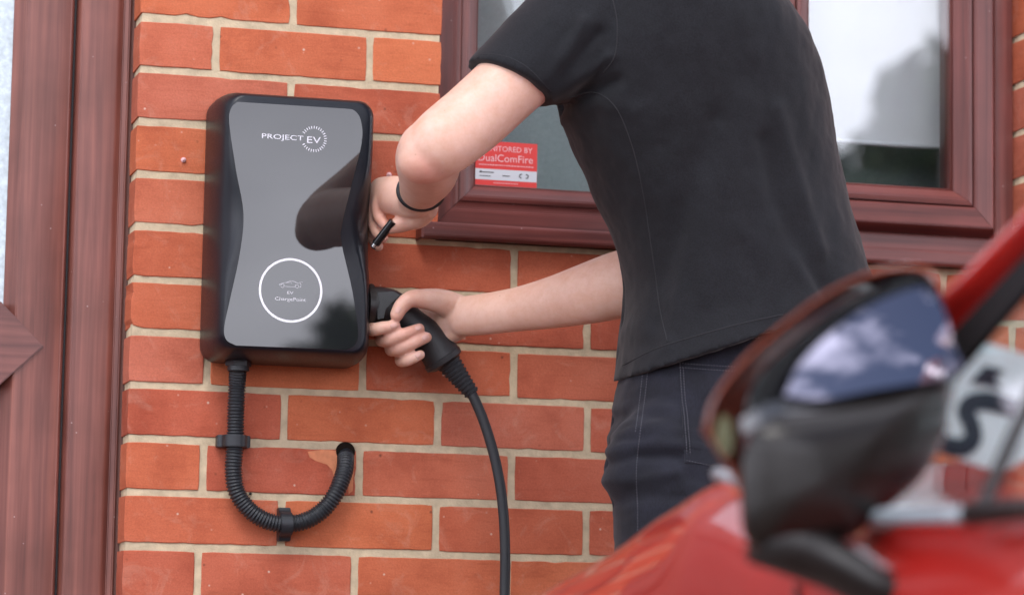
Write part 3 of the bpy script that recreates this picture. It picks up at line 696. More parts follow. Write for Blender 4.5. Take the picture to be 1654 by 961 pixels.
clip(at(379, 712, -.024), (0, 0, 1)); clip(at(461, 846, -.024), (1, 0, 0.02))

# ------------------------------------------------------------------ connector and cable
con = empty('charging_connector', at(690, 540, -.066), 'black charging plug held in the right hand and pushed into charger', 'plug')
YP = -.066
pa, pb = at(628, 486, YP), at(742, 588, YP)
bm = bmesh.new()
n0 = Vector((CX+HW+.001, YP, SO.z))
chain_pts = [(n0, .0270), (at(612, 494, YP), .0268), (at(630, 497, YP), .0258), (at(645, 506, YP), .0245), (at(662, 522, YP), .0235), (at(688, 543, YP), .0248), (at(704, 562, YP), .0264), (at(716, 580, YP), .0280)]
cp = catmull([p for p, r in chain_pts], 8); crd = catmull_s([r for p, r in chain_pts], 8)
tube(bm, cp, crd, 32, side=(0, 1, 0)); obj('grip', bm, M['handle'], con, auto=60)
ax = (at(718, 584, YP)-at(704, 562, YP)).normalized(); e0 = at(716, 581, YP)
bm = bmesh.new(); tube(bm, [e0-ax*.0045, e0-ax*.004, e0+ax*.0035, e0+ax*.0085], [.0282, .0292, .0284, .018], 32); obj('end_cap', bm, M['handle'], con, auto=30)
# raised face plate on the neck (angular facets)
bm = bmesh.new()
fp = [at(*q, YP) for q in [(603, 476), (628, 474), (642, 482), (645, 492), (624, 494), (616, 503), (613, 517), (603, 519)]]
poly_prism(bm, [(p.x, p.z) for p in fp], YP-.0285, YP-.012, .002); obj('face_plate', bm, M['cgloss'], con, auto=30)
bm = bmesh.new(); lt = at(624, 473, YP); box(bm, lt.x-.016, lt.x+.012, YP-.008, YP+.008, lt.z-.004, lt.z+.0045, .002); obj('latch_button', bm, M['handle'], con)
# strain relief with ribs
s0 = at(723, 583, YP); sp = catmull([s0, at(742, 609, YP), at(764, 637, YP-.002)], 14); sp = resample(sp, .0008); ns = len(sp)
sr = [.0172-(.0172-.0096)*i/ns+(.0014 if (i//4) % 2 else -.0004) for i in range(ns)]
bm = bmesh.new(); tube(bm, sp, sr, 24); obj('strain_relief', bm, M['rubber'], con, auto=30)
cab = [(756, 626, YP-.002), (768, 648, YP-.006), (783, 685, YP-.012), (798, 735, YP-.02), (808, 785, YP-.028), (814, 840, YP-.034), (816, 900, YP-.038), (815, 961, YP-.04), (812, 1100, YP-.05), (812, 1500, -.14)]
pts = [at(*q) for q in cab]; q = pts[-1]
pts += [Vector((q.x+.02, q.y-.03, .12)), Vector((q.x+.12, q.y-.06, .045)), Vector((q.x+.3, q.y-.15, .043)), Vector((q.x+.25, q.y-.35, .043)), Vector((q.x-.1, q.y-.35, .043)), Vector((q.x-.15, q.y-.75, .043))]
pts = catmull(pts, 12); bm = bmesh.new(); tube(bm, pts, .0074, 16)
tag(obj('charging_cable', bm, M['rubber'], smooth=True, loc=pts[0]), 'thick black cable hanging from the plug down the brick wall', 'cable')

# ------------------------------------------------------------------ person
per = empty('person', (.62, -.38, .03), 'person in black polo shirt and black jeans leaning to plug in the charger', 'person')
body = bmesh.new()
# near (left) arm
chain(body, [(at(985, -10, -.44), .062), (at(915, 62, -.445), .057), (at(840, 122, -.45), .0485), (at(770, 186, -.455), .0472), (at(718, 228, -.465), .0455), (at(692, 248, -.455), .0410)], seg=28)
ball(body, at(683, 262, -.458), .034, .034, .030)
chain(body, [(at(692, 244, -.45), .0405), (at(692, 258, -.40), .0440), (at(691, 278, -.33), .0405), (at(684, 297, -.255), .0335), (at(678, 314, -.195), .0285, .024), (at(674, 324, -.165), .0275, .022)], seg=28, side=(1, 0, 0))
# its hand: palm, thumb side lower right, fingers bent down beside the charger
chain(body, [(at(676, 322, -.17), .026, .021), (at(660, 322, -.145), .027, .021), (at(638, 316, -.115), .028, .019), (at(614, 315, -.078), .026, .016)], seg=24, side=(.1, 0, 1))
chain(body, [(at(684, 336, -.155), .021), (at(674, 350, -.14), .0180), (at(658, 358, -.132), .0135), (at(642, 364, -.128), .0115), (at(630, 368, -.126), .0092)], seg=16)
FL = [[(622, 310, -.100), (611, 330, -.092), (612, 350, -.092), (622, 364, -.104)],
      [(610, 318, -.080), (604, 344, -.072), (607, 372, -.080), (619, 385, -.095)],
      [(606, 322, -.060), (601, 352, -.050), (603, 384, -.056), (611, 398, -.070)],
      [(606, 326, -.042), (602, 352, -.032), (603, 380, -.034), (608, 394, -.045)]]
for i, f in enumerate(FL): chain(body, [(at(*q), r) for q, r in zip(f, (.0105, .0098, .0088, .0076))], seg=16)
# far (right) arm with the plug
chain(body, [(at(1160, 60, -.34), .060), (at(1150, 180, -.34), .055), (at(1135, 320, -.33), .050), (at(1110, 420, -.32), .047)], seg=28)
chain(body, [(at(1110, 432, -.32), .047), (at(1060, 447, -.295), .0485, .046), (at(1005, 459, -.262), .0475, .043), (at(950, 474, -.235), .0430, .038), (at(895, 488, -.195), .0370, .033), (at(840, 499, -.160), .0320, .028), (at(785, 507, -.125), .0295, .024), (at(748, 511, -.098), .0285, .021)], seg=32, side=(0, 0, 1))
# palm behind the grip, ball of the thumb
chain(body, [(at(752, 512, -.096), .0285, .021), (at(730, 510, -.076), .0310, .020), (at(706, 508, -.048), .0350, .018), (at(680, 508, -.024), .0370, .014)], seg=24, side=(.25, 0, 1))
chain(body, [(at(738, 530, -.082), .018), (at(722, 540, -.070), .015), (at(706, 535, -.058), .012)], seg=16)
chain(body, [(at(735, 496, -.090), .020), (at(712, 487, -.098), .0180), (at(688, 483, -.104), .0150), (at(664, 483, -.106), .0122), (at(649, 494, -.107), .0112), (at(641, 508, -.107), .0098)], seg=20)
FR = [([(676, 480, -.020), (628, 500, -.012), (594, 525, -.040), (602, 532, -.088), (620, 529, -.101), (638, 526, -.103)], (.0105, .0100, .0096, .0096, .0092, .0080), 'index'),
      ([(690, 498, -.018), (650, 520, -.010), (618, 545, -.040), (624, 549, -.085), (650, 541, -.103), (677, 531, -.103)], (.0105, .0102, .0100, .0098, .0094, .0080), 'middle'),
      ([(702, 515, -.018), (665, 538, -.010), (633, 562, -.042), (640, 564, -.085), (665, 555, -.103), (689, 545, -.103)], (.0102, .0100, .0095, .0095, .0090, .0078), 'ring'),
      ([(712, 532, -.020), (680, 555, -.014), (648, 580, -.045), (654, 583, -.084), (666, 579, -.099), (679, 573, -.102)], (.0092, .0088, .0084, .0084, .0080, .0070), 'little')]
for pts, rs, nm in FR: chain(body, [(at(*q), r) for q, r in zip(pts, rs)], seg=16)
# trunk core, neck, head (head bowed toward the wall, above the frame)
SPX = [(1190, 640, -.38), (1190, 480, -.39), (1160, 300, -.40), (1125, 130, -.41), (1095, 0, -.41), (1075, -80, -.41)]
chain(body, [(at(*q), a, b) for q, a, b in zip(SPX, (.10, .10, .105, .115, .115, .065), (.11, .10, .105, .115, .125, .075))], seg=32, side=(1, 0, 0))
NK = at(1075, -140, -.40); HD = NK+Vector((-.06, .05, .14))
chain(body, [(at(1080, -70, -.41), .062), (NK, .058), (HD+Vector((.03, -.02, -.05)), .056)], seg=24)
ball(body, HD+Vector((.01, 0, .03)), .098, .078, .105); ball(body, HD+Vector((-.03, .012, -.035)), .068, .062, .075)
FD = Vector((-.80, .50, -.25)).normalized(); FS = FD.cross(Vector((0, 0, 1))).normalized(); FU = FS.cross(FD)
chain(body, [(HD+FD*.088+FU*.03, .008), (HD+FD*.108+FU*(-.002), .011), (HD+FD*.100+FU*(-.012), .010)], seg=12)
for s in (-1, 1):
    ball(body, HD+FS*(s*.079)+FU*.0, .012, .018, .030)
    ball(body, HD+FD*.08+FS*(s*.03)+FU*.038, .022, .022, .008)
ball(body, HD+FD*.080+FU*(-.078), .024); ball(body, HD+FD*.092+FU*(-.047), .020, .020, .008)
me = fuse(body, .0019, 7)
hands = [(at(660, 525, -.06), .115), (at(640, 345, -.10), .085)]
calm(me, hands)
bo = link('body', me, M['skin'], per, smooth=True)
for s in (-1, 1):
    bm = bmesh.new(); ball(bm, HD+FD*.0735+FS*(s*.03)+FU*.022, .0115); obj('eye', bm, M['eye'], per, smooth=True)
    bm = bmesh.new(); ball(bm, HD+FD*.0822+FS*(s*.03)+FU*.021, .0045); obj('pupil', bm, M['sticker_ink'], per, smooth=True)
bm = bmesh.new(); ball(bm, HD+FD*.104+FU*(-.047), .010, .010, .005); chain(bm, [(HD+FD*.098+FS*-.022+FU*-.047, .003), (HD+FD*.108+FU*-.046, .005), (HD+FD*.098+FS*.022+FU*-.047, .003)], seg=10); obj('mouth', bm, M['lips'], per, smooth=True)
bm = bmesh.new(); ball(bm, HD+Vector((.022, -.006, .048)), .104, .086, .102)
bmesh.ops.subdivide_edges(bm, edges=bm.edges[:], cuts=1)
for v in bm.verts:
    v.co += (v.co-HD).normalized()*(.006*noise.noise(v.co*60)+.004*noise.noise(v.co*160))
for v in [v for v in bm.verts if (v.co-HD).dot(FD) > .035 and (v.co-HD).dot(FU) < .075]: v.co -= FD*((v.co-HD).dot(FD)-.03)
obj('hair', bm, M['hair'], per, smooth=True)
# nails
bvh = BVHTree.FromPolygons([v.co.copy() for v in me.vertices], [tuple(p.vertices) for p in me.polygons])
def on(b, px, py, off=0):
    v = (FW+RT*((px-827)/F)-UP*((py-480.5)/F)).normalized(); h = b.ray_cast(CAM+v*2.9, v)
    return (h[0]+h[1]*off, h[1]) if h[0] else (None, None)
def nail(px, py, ang, ln=.0052, wd=.0040):
    c, nrm = on(bvh, px, py, -.0004)
    if c is None: return
    d = RT*math.cos(R(ang))+UP*math.sin(R(ang)); d = (d-nrm*d.dot(nrm)).normalized(); s = nrm.cross(d)
    bm = bmesh.new(); RSn = []
    for k, (f, hgt) in enumerate(((1, 0), (.97, .0006), (.7, .0010), (.3, .0012))):
        RSn.append([c+d*(ln*f*math.copysign(abs(math.cos(t))**.75, math.cos(t)))+s*(wd*f*math.copysign(abs(math.sin(t))**.75, math.sin(t)))+nrm*(hgt-(.0008*(math.sin(t)*f)**2)) for t in [2*math.pi*j/20 for j in range(20)]])
    rings(bm, RSn); obj('fingernail', bm, M['nail'], per, smooth=True)
for a in ((636, 526, 15), (676, 529, 28), (687, 545, 28), (676, 573, 42), (643, 501, 245)): nail(*a)
# wrist band of the left arm
wc = at(680, 309, -.212); wd_ = (at(684, 297, -.255)-at(674, 322, -.17)).normalized()
bm = bmesh.new(); s1 = Vector((1, 0, 0)); s1 = (s1-wd_*s1.dot(wd_)).normalized(); s2 = wd_.cross(s1)
cc = [wc+s1*(math.cos(t)*.0318)+s2*(math.sin(t)*.0268) for t in [2*math.pi*k/48 for k in range(49)]]
RSb = []
for i in range(48):
    cc[i] = cc[i]
    o_ = (cc[i]-wc).normalized(); RSb.append([cc[i]+o_*a+wd_*b for a, b in ((-.002, -.0055), (.0014, -.0055), (.0028, 0), (.0014, .0055), (-.002, .0055))])
RSb.append(RSb[0]); rings(bm, RSb, False, False); bmesh.ops.remove_doubles(bm, verts=bm.verts, dist=1e-5); obj('wristband', bm, M['band'], per, smooth=True)

# shirt: trunk and sleeves fused, then folds pressed in
sh = bmesh.new()
def sec(pxl, pxr, py, yc, dep, ex=2.3):
    """closed ring whose outline runs from pxl to pxr at height py when seen from the drive; dep: half depth."""
    a, b = at(pxl, py, yc), at(pxr, py+(pxr-pxl)*0, yc); c = (a+b)/2; h = (b-a)/2; dd = Vector((0, 1, 0))
    r = []
    for k in range(56):
        t = 2*math.pi*k/56; cx, sy = math.cos(t), math.sin(t)
        r.append(c+h*math.copysign(abs(cx)**(2/ex), cx)+dd*(dep*math.copysign(abs(sy)**(2/ex), sy)))
    return r
def tilt(ring, k):           # lower the right side by k per metre
    c = sum(ring, Vector())/len(ring)
    return [p+Vector((0, 0, k*(p.x-c.x))) for p in ring]
S_ = [(1001, 1414, 548, -0.380, .163, .30), (1005, 1412, 530, -0.380, .160, .29), (1013, 1402, 492, -0.385, .150, .14), (1017, 1392, 455, -0.390, .146, .02), (1003, 1372, 390, -0.395, .142, 0), (968, 1352, 310, -0.400, .142, 0), (938, 1337, 240, -0.405, .145, 0), (915, 1327, 180, -0.410, .150, 0), (905, 1312, 120, -0.415, .155, 0), (915, 1287, 60, -0.420, .158, 0), (935, 1240, 0, -0.420, .158, 0), (952, 1205, -45, -0.42, .148, 0), (975, 1180, -85, -0.415, .125, 0), (1015, 1150, -118, -0.41, .095, 0)]
RSs = []
cols = list(zip(*S_)); n_ = 5
ev = [catmull_s(list(c), n_) for c in cols]
for k in range(len(ev[0])): RSs.append(tilt(sec(ev[0][k], ev[1][k], ev[2][k], ev[3][k], ev[4][k]), ev[5][k]))
rings(sh, RSs)
# near sleeve
chain(sh, [(at(1010, -5, -.44), .084, .08), (at(950, 48, -.45), .076, .076), (at(900, 88, -.45), .068, .068)], seg=28)
sl = catmull([at(960, 35, -.45), at(895, 85, -.45), at(826, 136, -.452)], 6); rads = catmull_s([.078, .067, .0598], 6)
slb = bmesh.new(); RSl = []
for cx_, cy_, hx, hy, dp in ((975, 20, 66, 80, .080), (930, 55, 66, 68, .075), (890, 85, 67, 58, .068), (855, 110, 65, 47, .063), (832, 127, 64, 41, .0620), (822, 135, 63, 37, .0615)):
    c_ = at(cx_, cy_, -.45); hv = at(cx_+hx, cy_+hy, -.45)-c_; dv = Vector((-.1, 1, 0)).normalized()*dp
    RSl.append([c_+hv*math.cos(t)+dv*math.sin(t) for t in [2*math.pi*k/36 for k in range(36)]])
rings(slb, RSl); merge(sh, slb)
# far sleeve
sl = catmull([at(1150, 20, -.35), at(1160, 130, -.33), at(1150, 240, -.33)], 6); slb = bmesh.new(); tube(slb, sl, [.072]*len(sl), 24); merge(sh, slb)
# collar
chain(sh, [(at(1085, -75, -.41), .074), (at(1078, -112, -.41), .068)], seg=24)
ms = fuse(sh, .0042, 6)
folds = [  # (x,z) polylines as px on the camera side, amplitude, width
    ([(905, 152), (950, 118), (990, 88)], .0075, .010), ([(900, 138), (940, 95), (975, 50)], -.0075, .011), ([(880, 140), (925, 80), (950, 30)], .006, .010),
    ([(915, 165), (960, 140), (1000, 128)], -.008, .012), ([(930, 170), (985, 155), (1030, 175)], .003, .012), ([(860, 130), (890, 95), (930, 40)], -.003, .009), ([(820, 110), (860, 60), (900, 20)], .0025, .010),
    ([(1150, 200), (1115, 330), (1095, 450), (1090, 540)], -.0055, .020), ([(1230, 230), (1260, 330), (1300, 420), (1340, 480)], -.0065, .016), ([(1250, 180), (1290, 290), (1330, 400)], .005, .015),
    ([(1200, 180), (1170, 320), (1160, 470)], .003, .025), ([(1040, 420), (1060, 500), (1100, 550)], .003, .014), ([(1025, 470), (1050, 530)], -.004, .012),
    ([(960, 230), (990, 320), (1020, 400)], .003, .016), ([(1290, 420), (1320, 470), (1330, 520)], .004, .014), ([(1200, 400), (1230, 460), (1240, 530)], -.003, .018)]
FW3 = [([at(*q, -.54) for q in f], a, wdt) for f, a, wdt in folds]
def segd(p, a, b):
    ab = b-a; t = max(0, min(1, (p-a).dot(ab)/ab.length_squared)); return (p-(a+ab*t)).length
CUFF = at(822, 135, -.45)
nrms = [v.normal.copy() for v in ms.vertices]
for v, nn in zip(ms.vertices, nrms):
    d = .0028*noise.noise(v.co*12)+.0020*noise.noise(Vector((v.co.x*44, v.co.y*30, v.co.z*24)))+.0006*noise.noise(v.co*85)
    if nn.y < .2:
        q = Vector((v.co.x, 0, v.co.z))
        for f, a, wdt in FW3:
            dm = min(segd(q, Vector((a_.x, 0, a_.z)), Vector((b_.x, 0, b_.z))) for a_, b_ in zip(f, f[1:]))
            if dm < wdt*2.2: d += a*math.exp(-(dm/wdt)**2*1.5)
    d *= min(1, max(.12, ((v.co-CUFF).length-.055)/.07))
    v.co += nn*d
ms.update()
so_ = link('shirt', ms, M['shirt'], per, smooth=True)
bs = BVHTree.FromPolygons([v.co.copy() for v in ms.vertices], [tuple(p.vertices) for p in ms.polygons])
def seam(b, px, name, m, off=.0004, r=.0009, dash=0, flat=False):
    pl = catmull([(x, y, 0) for x, y in px], 10); pts = []
    for p in pl:
        c, nrm = on(b, p.x, p.y, off)
        if c is not None and (not pts or (c-pts[-1]).length < .06): pts.append(c)
    if len(pts) < 2: return
    bm = bmesh.new()
    if dash:
        rs = resample(pts, dash)
        for i in range(0, len(rs)-1, 2): tube(bm, [rs[i], rs[i+1]], r, 5)
    else: tube(bm, pts, r, 6)
    return obj(name, bm, m, per, smooth=True)
seam(bs, [(920, 158), (960, 150), (995, 175), (1022, 240), (1040, 320), (1052, 400), (1058, 440), (1066, 500), (1078, 552)], 'side_seam', M['thread_b'], .0002, .0008)
seam(bs, [(990, 0), (997, 40), (993, 90), (975, 118)], 'sleeve_seam', M['thread_b'], .0, .0008)
seam(bs, [(1006, 590), (1060, 563), (1130, 541), (1200, 522), (1265, 508)], 'hem_stitch', M['thread_b'], .0002, .0007)
seam(bs, [(775, 88), (810, 90), (850, 108), (890, 148)], 'cuff_stitch', M['thread_b'], .0, .0005)

# jeans
jb = bmesh.new()
def leg(P): chain(jb, P, n=6, seg=36, side=(1, 0, 0))
J_ = [(1024, 1390, 500, -.38, .120, .1), (1012, 1396, 570, -.38, .128, .1), (1002, 1400, 620, -.38, .138, .05), (996, 1400, 680, -.38, .145, 0), (992, 1395, 740, -.38, .14, 0), (1000, 1385, 800, -.38, .13, 0)]
cols = list(zip(*J_)); ev = [catmull_s(list(c), 5) for c in cols]
rings(jb, [tilt(sec(ev[0][k], ev[1][k], ev[2][k], ev[3][k], ev[4][k]), ev[5][k]) for k in range(len(ev[0]))])
h1 = at(1085, 740, -.44); h2 = at(1300, 740, -.34)
leg([(h1, .082, .085), (at(1090, 850, -.45), .080, .088), (Vector((h1.x+.0, -.48, .52)), .064, .068), (Vector((h1.x+.03, -.43, .30)), .055, .06), (Vector((h1.x+.05, -.38, .13)), .05, .055)])
leg([(h2, .09, .09), (at(1290, 880, -.32), .085, .09), (Vector((h2.x, -.32, .52)), .064, .068), (Vector((h2.x+.05, -.26, .30)), .055, .06), (Vector((h2.x+.08, -.24, .13)), .05, .055)])
ball(jb, at(1035, 762, -.445), .048, .06, .06)
mj = fuse(jb, .0042, 5)
jf = [([(1000, 640), (1040, 650), (1080, 645)], .002, .01), ([(990, 745), (1030, 735), (1085, 740)], -.006, .009), ([(985, 770), (1030, 775), (1080, 765)], .005, .01), ([(1000, 810), (1040, 800), (1090, 805)], -.003, .010), ([(1010, 700), (1060, 690)], .004, .01), ([(1040, 660), (1100, 680), (1180, 670)], -.004, .012), ([(1000, 725), (1060, 715), (1120, 725)], .0045, .010), ([(1100, 770), (1150, 790), (1180, 780)], -.003, .012)]
JW = [([at(*q, -.50) for q in f], a, wdt) for f, a, wdt in jf]
for v, nn in zip(mj.vertices, [v.normal.copy() for v in mj.vertices]):
    d = .0018*noise.noise(v.co*Vector((18, 18, 40)).length/22)+.0010*noise.noise(Vector((v.co.x*40, v.co.y*40, v.co.z*90)))
    if nn.y < .3:
        q = Vector((v.co.x, 0, v.co.z))
        for f, a, wdt in JW:
            dm = min(segd(q, Vector((a_.x, 0, a_.z)), Vector((b_.x, 0, b_.z))) for a_, b_ in zip(f, f[1:]))
            if dm < wdt*2.2: d += a*math.exp(-(dm/wdt)**2*1.5)
    v.co += nn*d
mj.update(); link('jeans', mj, M['jeans'], per, smooth=True)
bj = BVHTree.FromPolygons([v.co.copy() for v in mj.vertices], [tuple(p.vertices) for p in mj.polygons])
for px in ([(1048, 585), (1042, 640), (1034, 700), (1028, 760), (1030, 820), (1030, 860)], [(1040, 585), (1034, 640), (1026, 700)]): seam(bj, px, 'leg_seam', M['thread'], .0002, .0006, dash=.0019)
# back pocket: a raised patch with double stitching
def patch(b, px, name, m, th=.0012, seg=8):
    pts = [on(b, x, y, 0) for x, y in px]
    if any(p[0] is None for p in pts): return
    bm = bmesh.new(); g = []
    (x0, y0), (x1, y1), (x2, y2), (x3, y3) = px
    for i in range(seg+1):
        row = []
        for j in range(seg+1):
            u, v = i/seg, j/seg; xx = (x0*(1-u)+x1*u)*(1-v)+(x3*(1-u)+x2*u)*v; yy = (y0*(1-u)+y1*u)*(1-v)+(y3*(1-u)+y2*u)*v
            c, nrm = on(b, xx, yy, 0); row.append((c, nrm))
        g.append(row)
    A = [[bm.verts.new(c+nrm*th) for c, nrm in r] for r in g]; B = [[bm.verts.new(c-nrm*.001) for c, nrm in r] for r in g]
    for i in range(seg):
        for j in range(seg): bm.faces.new((A[i][j], A[i+1][j], A[i+1][j+1], A[i][j+1])); bm.faces.new((B[i][j], B[i][j+1], B[i+1][j+1], B[i+1][j]))
    for i in range(seg):
        for a, b_, c, d in ((A[i][0], A[i+1][0], B[i+1][0], B[i][0]), (A[i][seg], B[i][seg], B[i+1][seg], A[i+1][seg]), (A[0][i], B[0][i], B[0][i+1], A[0][i+1]), (A[seg][i], A[seg][i+1], B[seg][i+1], B[seg][i])): bm.faces.new((a, b_, c, d))
    return obj(name, bm, m, per, auto=50)
patch(bj, [(1096, 584), (1220, 592), (1228, 752), (1106, 748)], 'back_pocket', M['jeans'])
for k in (3, 8): seam(bj, [(1096+k, 586+k), (1099+k, 640), (1104+k, 700), (1107+k, 745-k)], 'pocket_stitch', M['thread'], .0016, .0006, dash=.0019)
for k in (3, 10): seam(bj, [(1098, 584+k), (1150, 588+k), (1190, 590+k)], 'pocket_stitch', M['thread'], .0016, .0006, dash=.0019)
seam(bj, [(1108, 744), (1150, 752), (1190, 755)], 'pocket_stitch', M['thread'], .0016, .0006, dash=.0019)
seam(bj, [(1010, 612), (1080, 575), (1150, 556), (1230, 545)], 'waistband_stitch', M['thread'], .0004, .0006, dash=.0019)
c, nrm = on(bj, 1033, 594, .0)
if c is not None:
    bm = bmesh.new(); tube(bm, [c, c+nrm*.0022], .0020, 12); obj('rivet', bm, M['metal'], per, smooth=True)
for fx, fy in ((h1.x+.05, -.38), (h2.x+.08, -.24)):
    bm = bmesh.new(); chain(bm, [(Vector((fx+.03, fy, .085)), .045, .045), (Vector((fx-.04, fy+.04, .075)), .046, .036), (Vector((fx-.13, fy+.10, .058)), .044, .020)], seg=20, side=(.6, .8, 0)); obj('shoe', bm, M['shoe'], per, smooth=True)
    bm = bmesh.new(); chain(bm, [(Vector((fx+.04, fy-.01, .042)), .044, .010), (Vector((fx-.04, fy+.04, .042)), .046, .010), (Vector((fx-.13, fy+.10, .042)), .044, .010)], seg=20, side=(.6, .8, 0)); obj('shoe_sole', bm, M['sole'], per, smooth=True)

# pen
q0, q1 = at(630, 364, -.132), at(597, 407, -.108); d = (q1-q0)
pen = empty('pen', q0, 'black pen with silver tip held in the left hand beside the charger', 'pen')
bm = bmesh.new(); tube(bm, [q0-d*.15, q0+d*.70], .0058, 12); obj('barrel', bm, M['cgloss'], pen, auto=40)
bm = bmesh.new(); tube(bm, [q0+d*.702, q0+d*.80], .0048, 12); tube(bm, [q0+d*.84, q0+d*1.0], [.0042, .0012], 12) if 0 else None; tube(bm, [q0+Vector((.004, -.004, .001)), q0+d*.35+Vector((.004, -.004, .001))], .0012, 8); obj('silver_clip', bm, M['metal'], pen, auto=40)
bm = bmesh.new(); tube(bm, [q0+d*.80, q0+d*.84], .0046, 12); obj('collar', bm, M['cblack'], pen)
# ------------------------------------------------------------------ car, nose to the wall
CXC = .98
car = empty('parked_car', (CXC, -2.6, 0), 'glossy red hatchback parked nose to the wall beside the person', 'car')
def tab(y, T):
    T = sorted(T)
    if y <= T[0][0]: return T[0][1]
    for (a, p), (b, q) in zip(T, T[1:]):
        if y <= b: t = (y-a)/(b-a); t = t*t*(3-2*t)*.35+t*.65; return p+(q-p)*t
    return T[-1][1]
HT = [(-4.72, .62), (-4.66, .80), (-4.5, .87), (-3.6, .85), (-2.4, .822), (-2.05, .834), (-1.92, .862), (-1.81, .884), (-1.71, .886), (-1.55, .868), (-1.40, .846), (-1.20, .824), (-1.08, .813), (-.98, .804), (-.91, .790), (-.86, .735), (-.83, .66), (-.80, .58)]
FX = [(-4.72, .50), (-4.68, .34), (-4.5, .19), (-4.1, .145), (-3.4, .130), (-1.95, .130), (-1.75, .136), (-1.5, .150), (-1.3, .163), (-1.1, .174), (-.98, .184), (-.90, .215), (-.85, .29), (-.81, .48), (-.80, .55)]
ys = [-4.72, -4.70, -4.66, -4.6, -4.5, -4.3, -4.1, -3.8, -3.4, -3.0, -2.7, -2.4, -2.2, -2.05, -1.98, -1.92, -1.86, -1.81, -1.76, -1.71, -1.65, -1.59, -1.53, -1.48, -1.4, -1.30, -1.2, -1.08, -1.03, -.99, -.94, -.90, -.86, -.83, -.81, -.80]
def half(y):
    t = tab(y, HT); f = tab(y, FX); k = CXC-f
    q = [(.10, .17), (.035, .22), (.004, .34), (-.004, .50), (-.008, .60), (-.004, .66), (.006, t-.155), (-.001, t-.115), (-.004, t-.075), (.002, t-.040), (.013, t-.016), (.032, t-.003), (.060, t+.002), (.14, t+.010), (.32, t+.022), (.60, t+.032)]
    return [(f+d*min(1, k/.5), z) for d, z in q if True]
RSc = []
for y in ys:
    h = half(y); RSc.append([(x, y, z) for x, z in h]+[(2*CXC-x, y, z) for x, z in h[::-1]])
bm = bmesh.new(); rings(bm, RSc)
o = obj('body_shell', bm, M['paint'], car, auto=60)
o.data.materials.append(M['seat'])
for f in o.data.polygons:
    c_ = f.center
    if f.normal.z > .8 and .44 < c_.x < 1.52 and -4.3 < c_.y < -1.9: f.material_index = 1
sb = o.modifiers.new('s', 'SUBSURF'); sb.levels = 1; sb.render_levels = 2
def side(px, py, x0=.158, z0=.84, k=.47, mirror=False):
    """point of the leaning side window plane seen at a photo pixel"""
    v = FW+RT*((px-827)/F)-UP*((py-480.5)/F); n = Vector((1, 0, -k)); t = ((Vector((x0, 0, z0))-CAM).dot(n))/v.dot(n); return CAM+v*t
def mir(p): return Vector((2*CXC-p.x, p.y, p.z))
def strip(name, A, B, C_, D_, m, th=.03, both=True, r=0):
    for s in (0, 1) if both else (0,):
        pts = [mir(p) if s else p for p in (A, B, C_, D_)]
        inn = Vector((-1 if s else 1, 0, -.2)).normalized()*th
        bm = bmesh.new(); a = [bm.verts.new(p) for p in pts]; b = [bm.verts.new(p+inn) for p in pts]
        bm.faces.new(a); bm.faces.new(b[::-1])
        for i in range(4): bm.faces.new((a[i], b[i], b[(i+1) % 4], a[(i+1) % 4]))
        bmesh.ops.recalc_face_normals(bm, faces=bm.faces)
        if r: bmesh.ops.bevel(bm, geom=bm.edges[:], offset=r, segments=3, affect='EDGES')
        obj(name, bm, m, car, auto=40)
l1 = (side(1521, 496), side(1654, 369)); l2 = (side(1534, 530), side(1654, 403)); l3 = (side(1537, 598), side(1654, 463))
def ext(l, z): return l[0]+(l[1]-l[0])*((z-l[0].z)/(l[1].z-l[0].z))
ZR = 1.36
A1, A2, A3 = ext(l1, ZR), ext(l2, ZR), ext(l3, ZR); B1, B2, B3 = ext(l1, .86), ext(l2, .85), ext(l3, .838)
pd = (A1-B1).normalized()
for s in (0, 1):
    bm = bmesh.new(); a_, b_ = (B1+B2)/2+Vector((.006, 0, 0)), (A1+A2)/2+Vector((.006, 0, 0)); a_, b_ = (mir(a_), mir(b_)) if s else (a_, b_)
    ww_ = ((B1-B2)-(A1-B1).normalized()*(B1-B2).dot((A1-B1).normalized())).length; tube(bm, [a_+(b_-a_)*k/8 for k in range(9)], .0085, 24, side=(0, 1, 0), flat=[.02]*9); obj('windscreen_pillar', bm, M['paint'], car, auto=60)
ofs = Vector((.004, 0, 0))
strip('window_seal', B2+ofs, A2+ofs, A3+ofs, B3+ofs, mat('matt_black_seal', (.008, .008, .009), .8, .2), .006, r=.001)
# quarter divider
d0, d1 = side(1572, 832), side(1654, 648); dd = (d1-d0)
for s in (0, 1):
    bm = bmesh.new(); pts = [d0-dd*.05+Vector((.004, 0, 0)), d0+dd*2.4+Vector((.004, 0, 0))]; pts = [mir(p) if s else p for p in pts]; tube(bm, pts, .0058, 8); obj('window_divider', bm, M['cblack'], car)
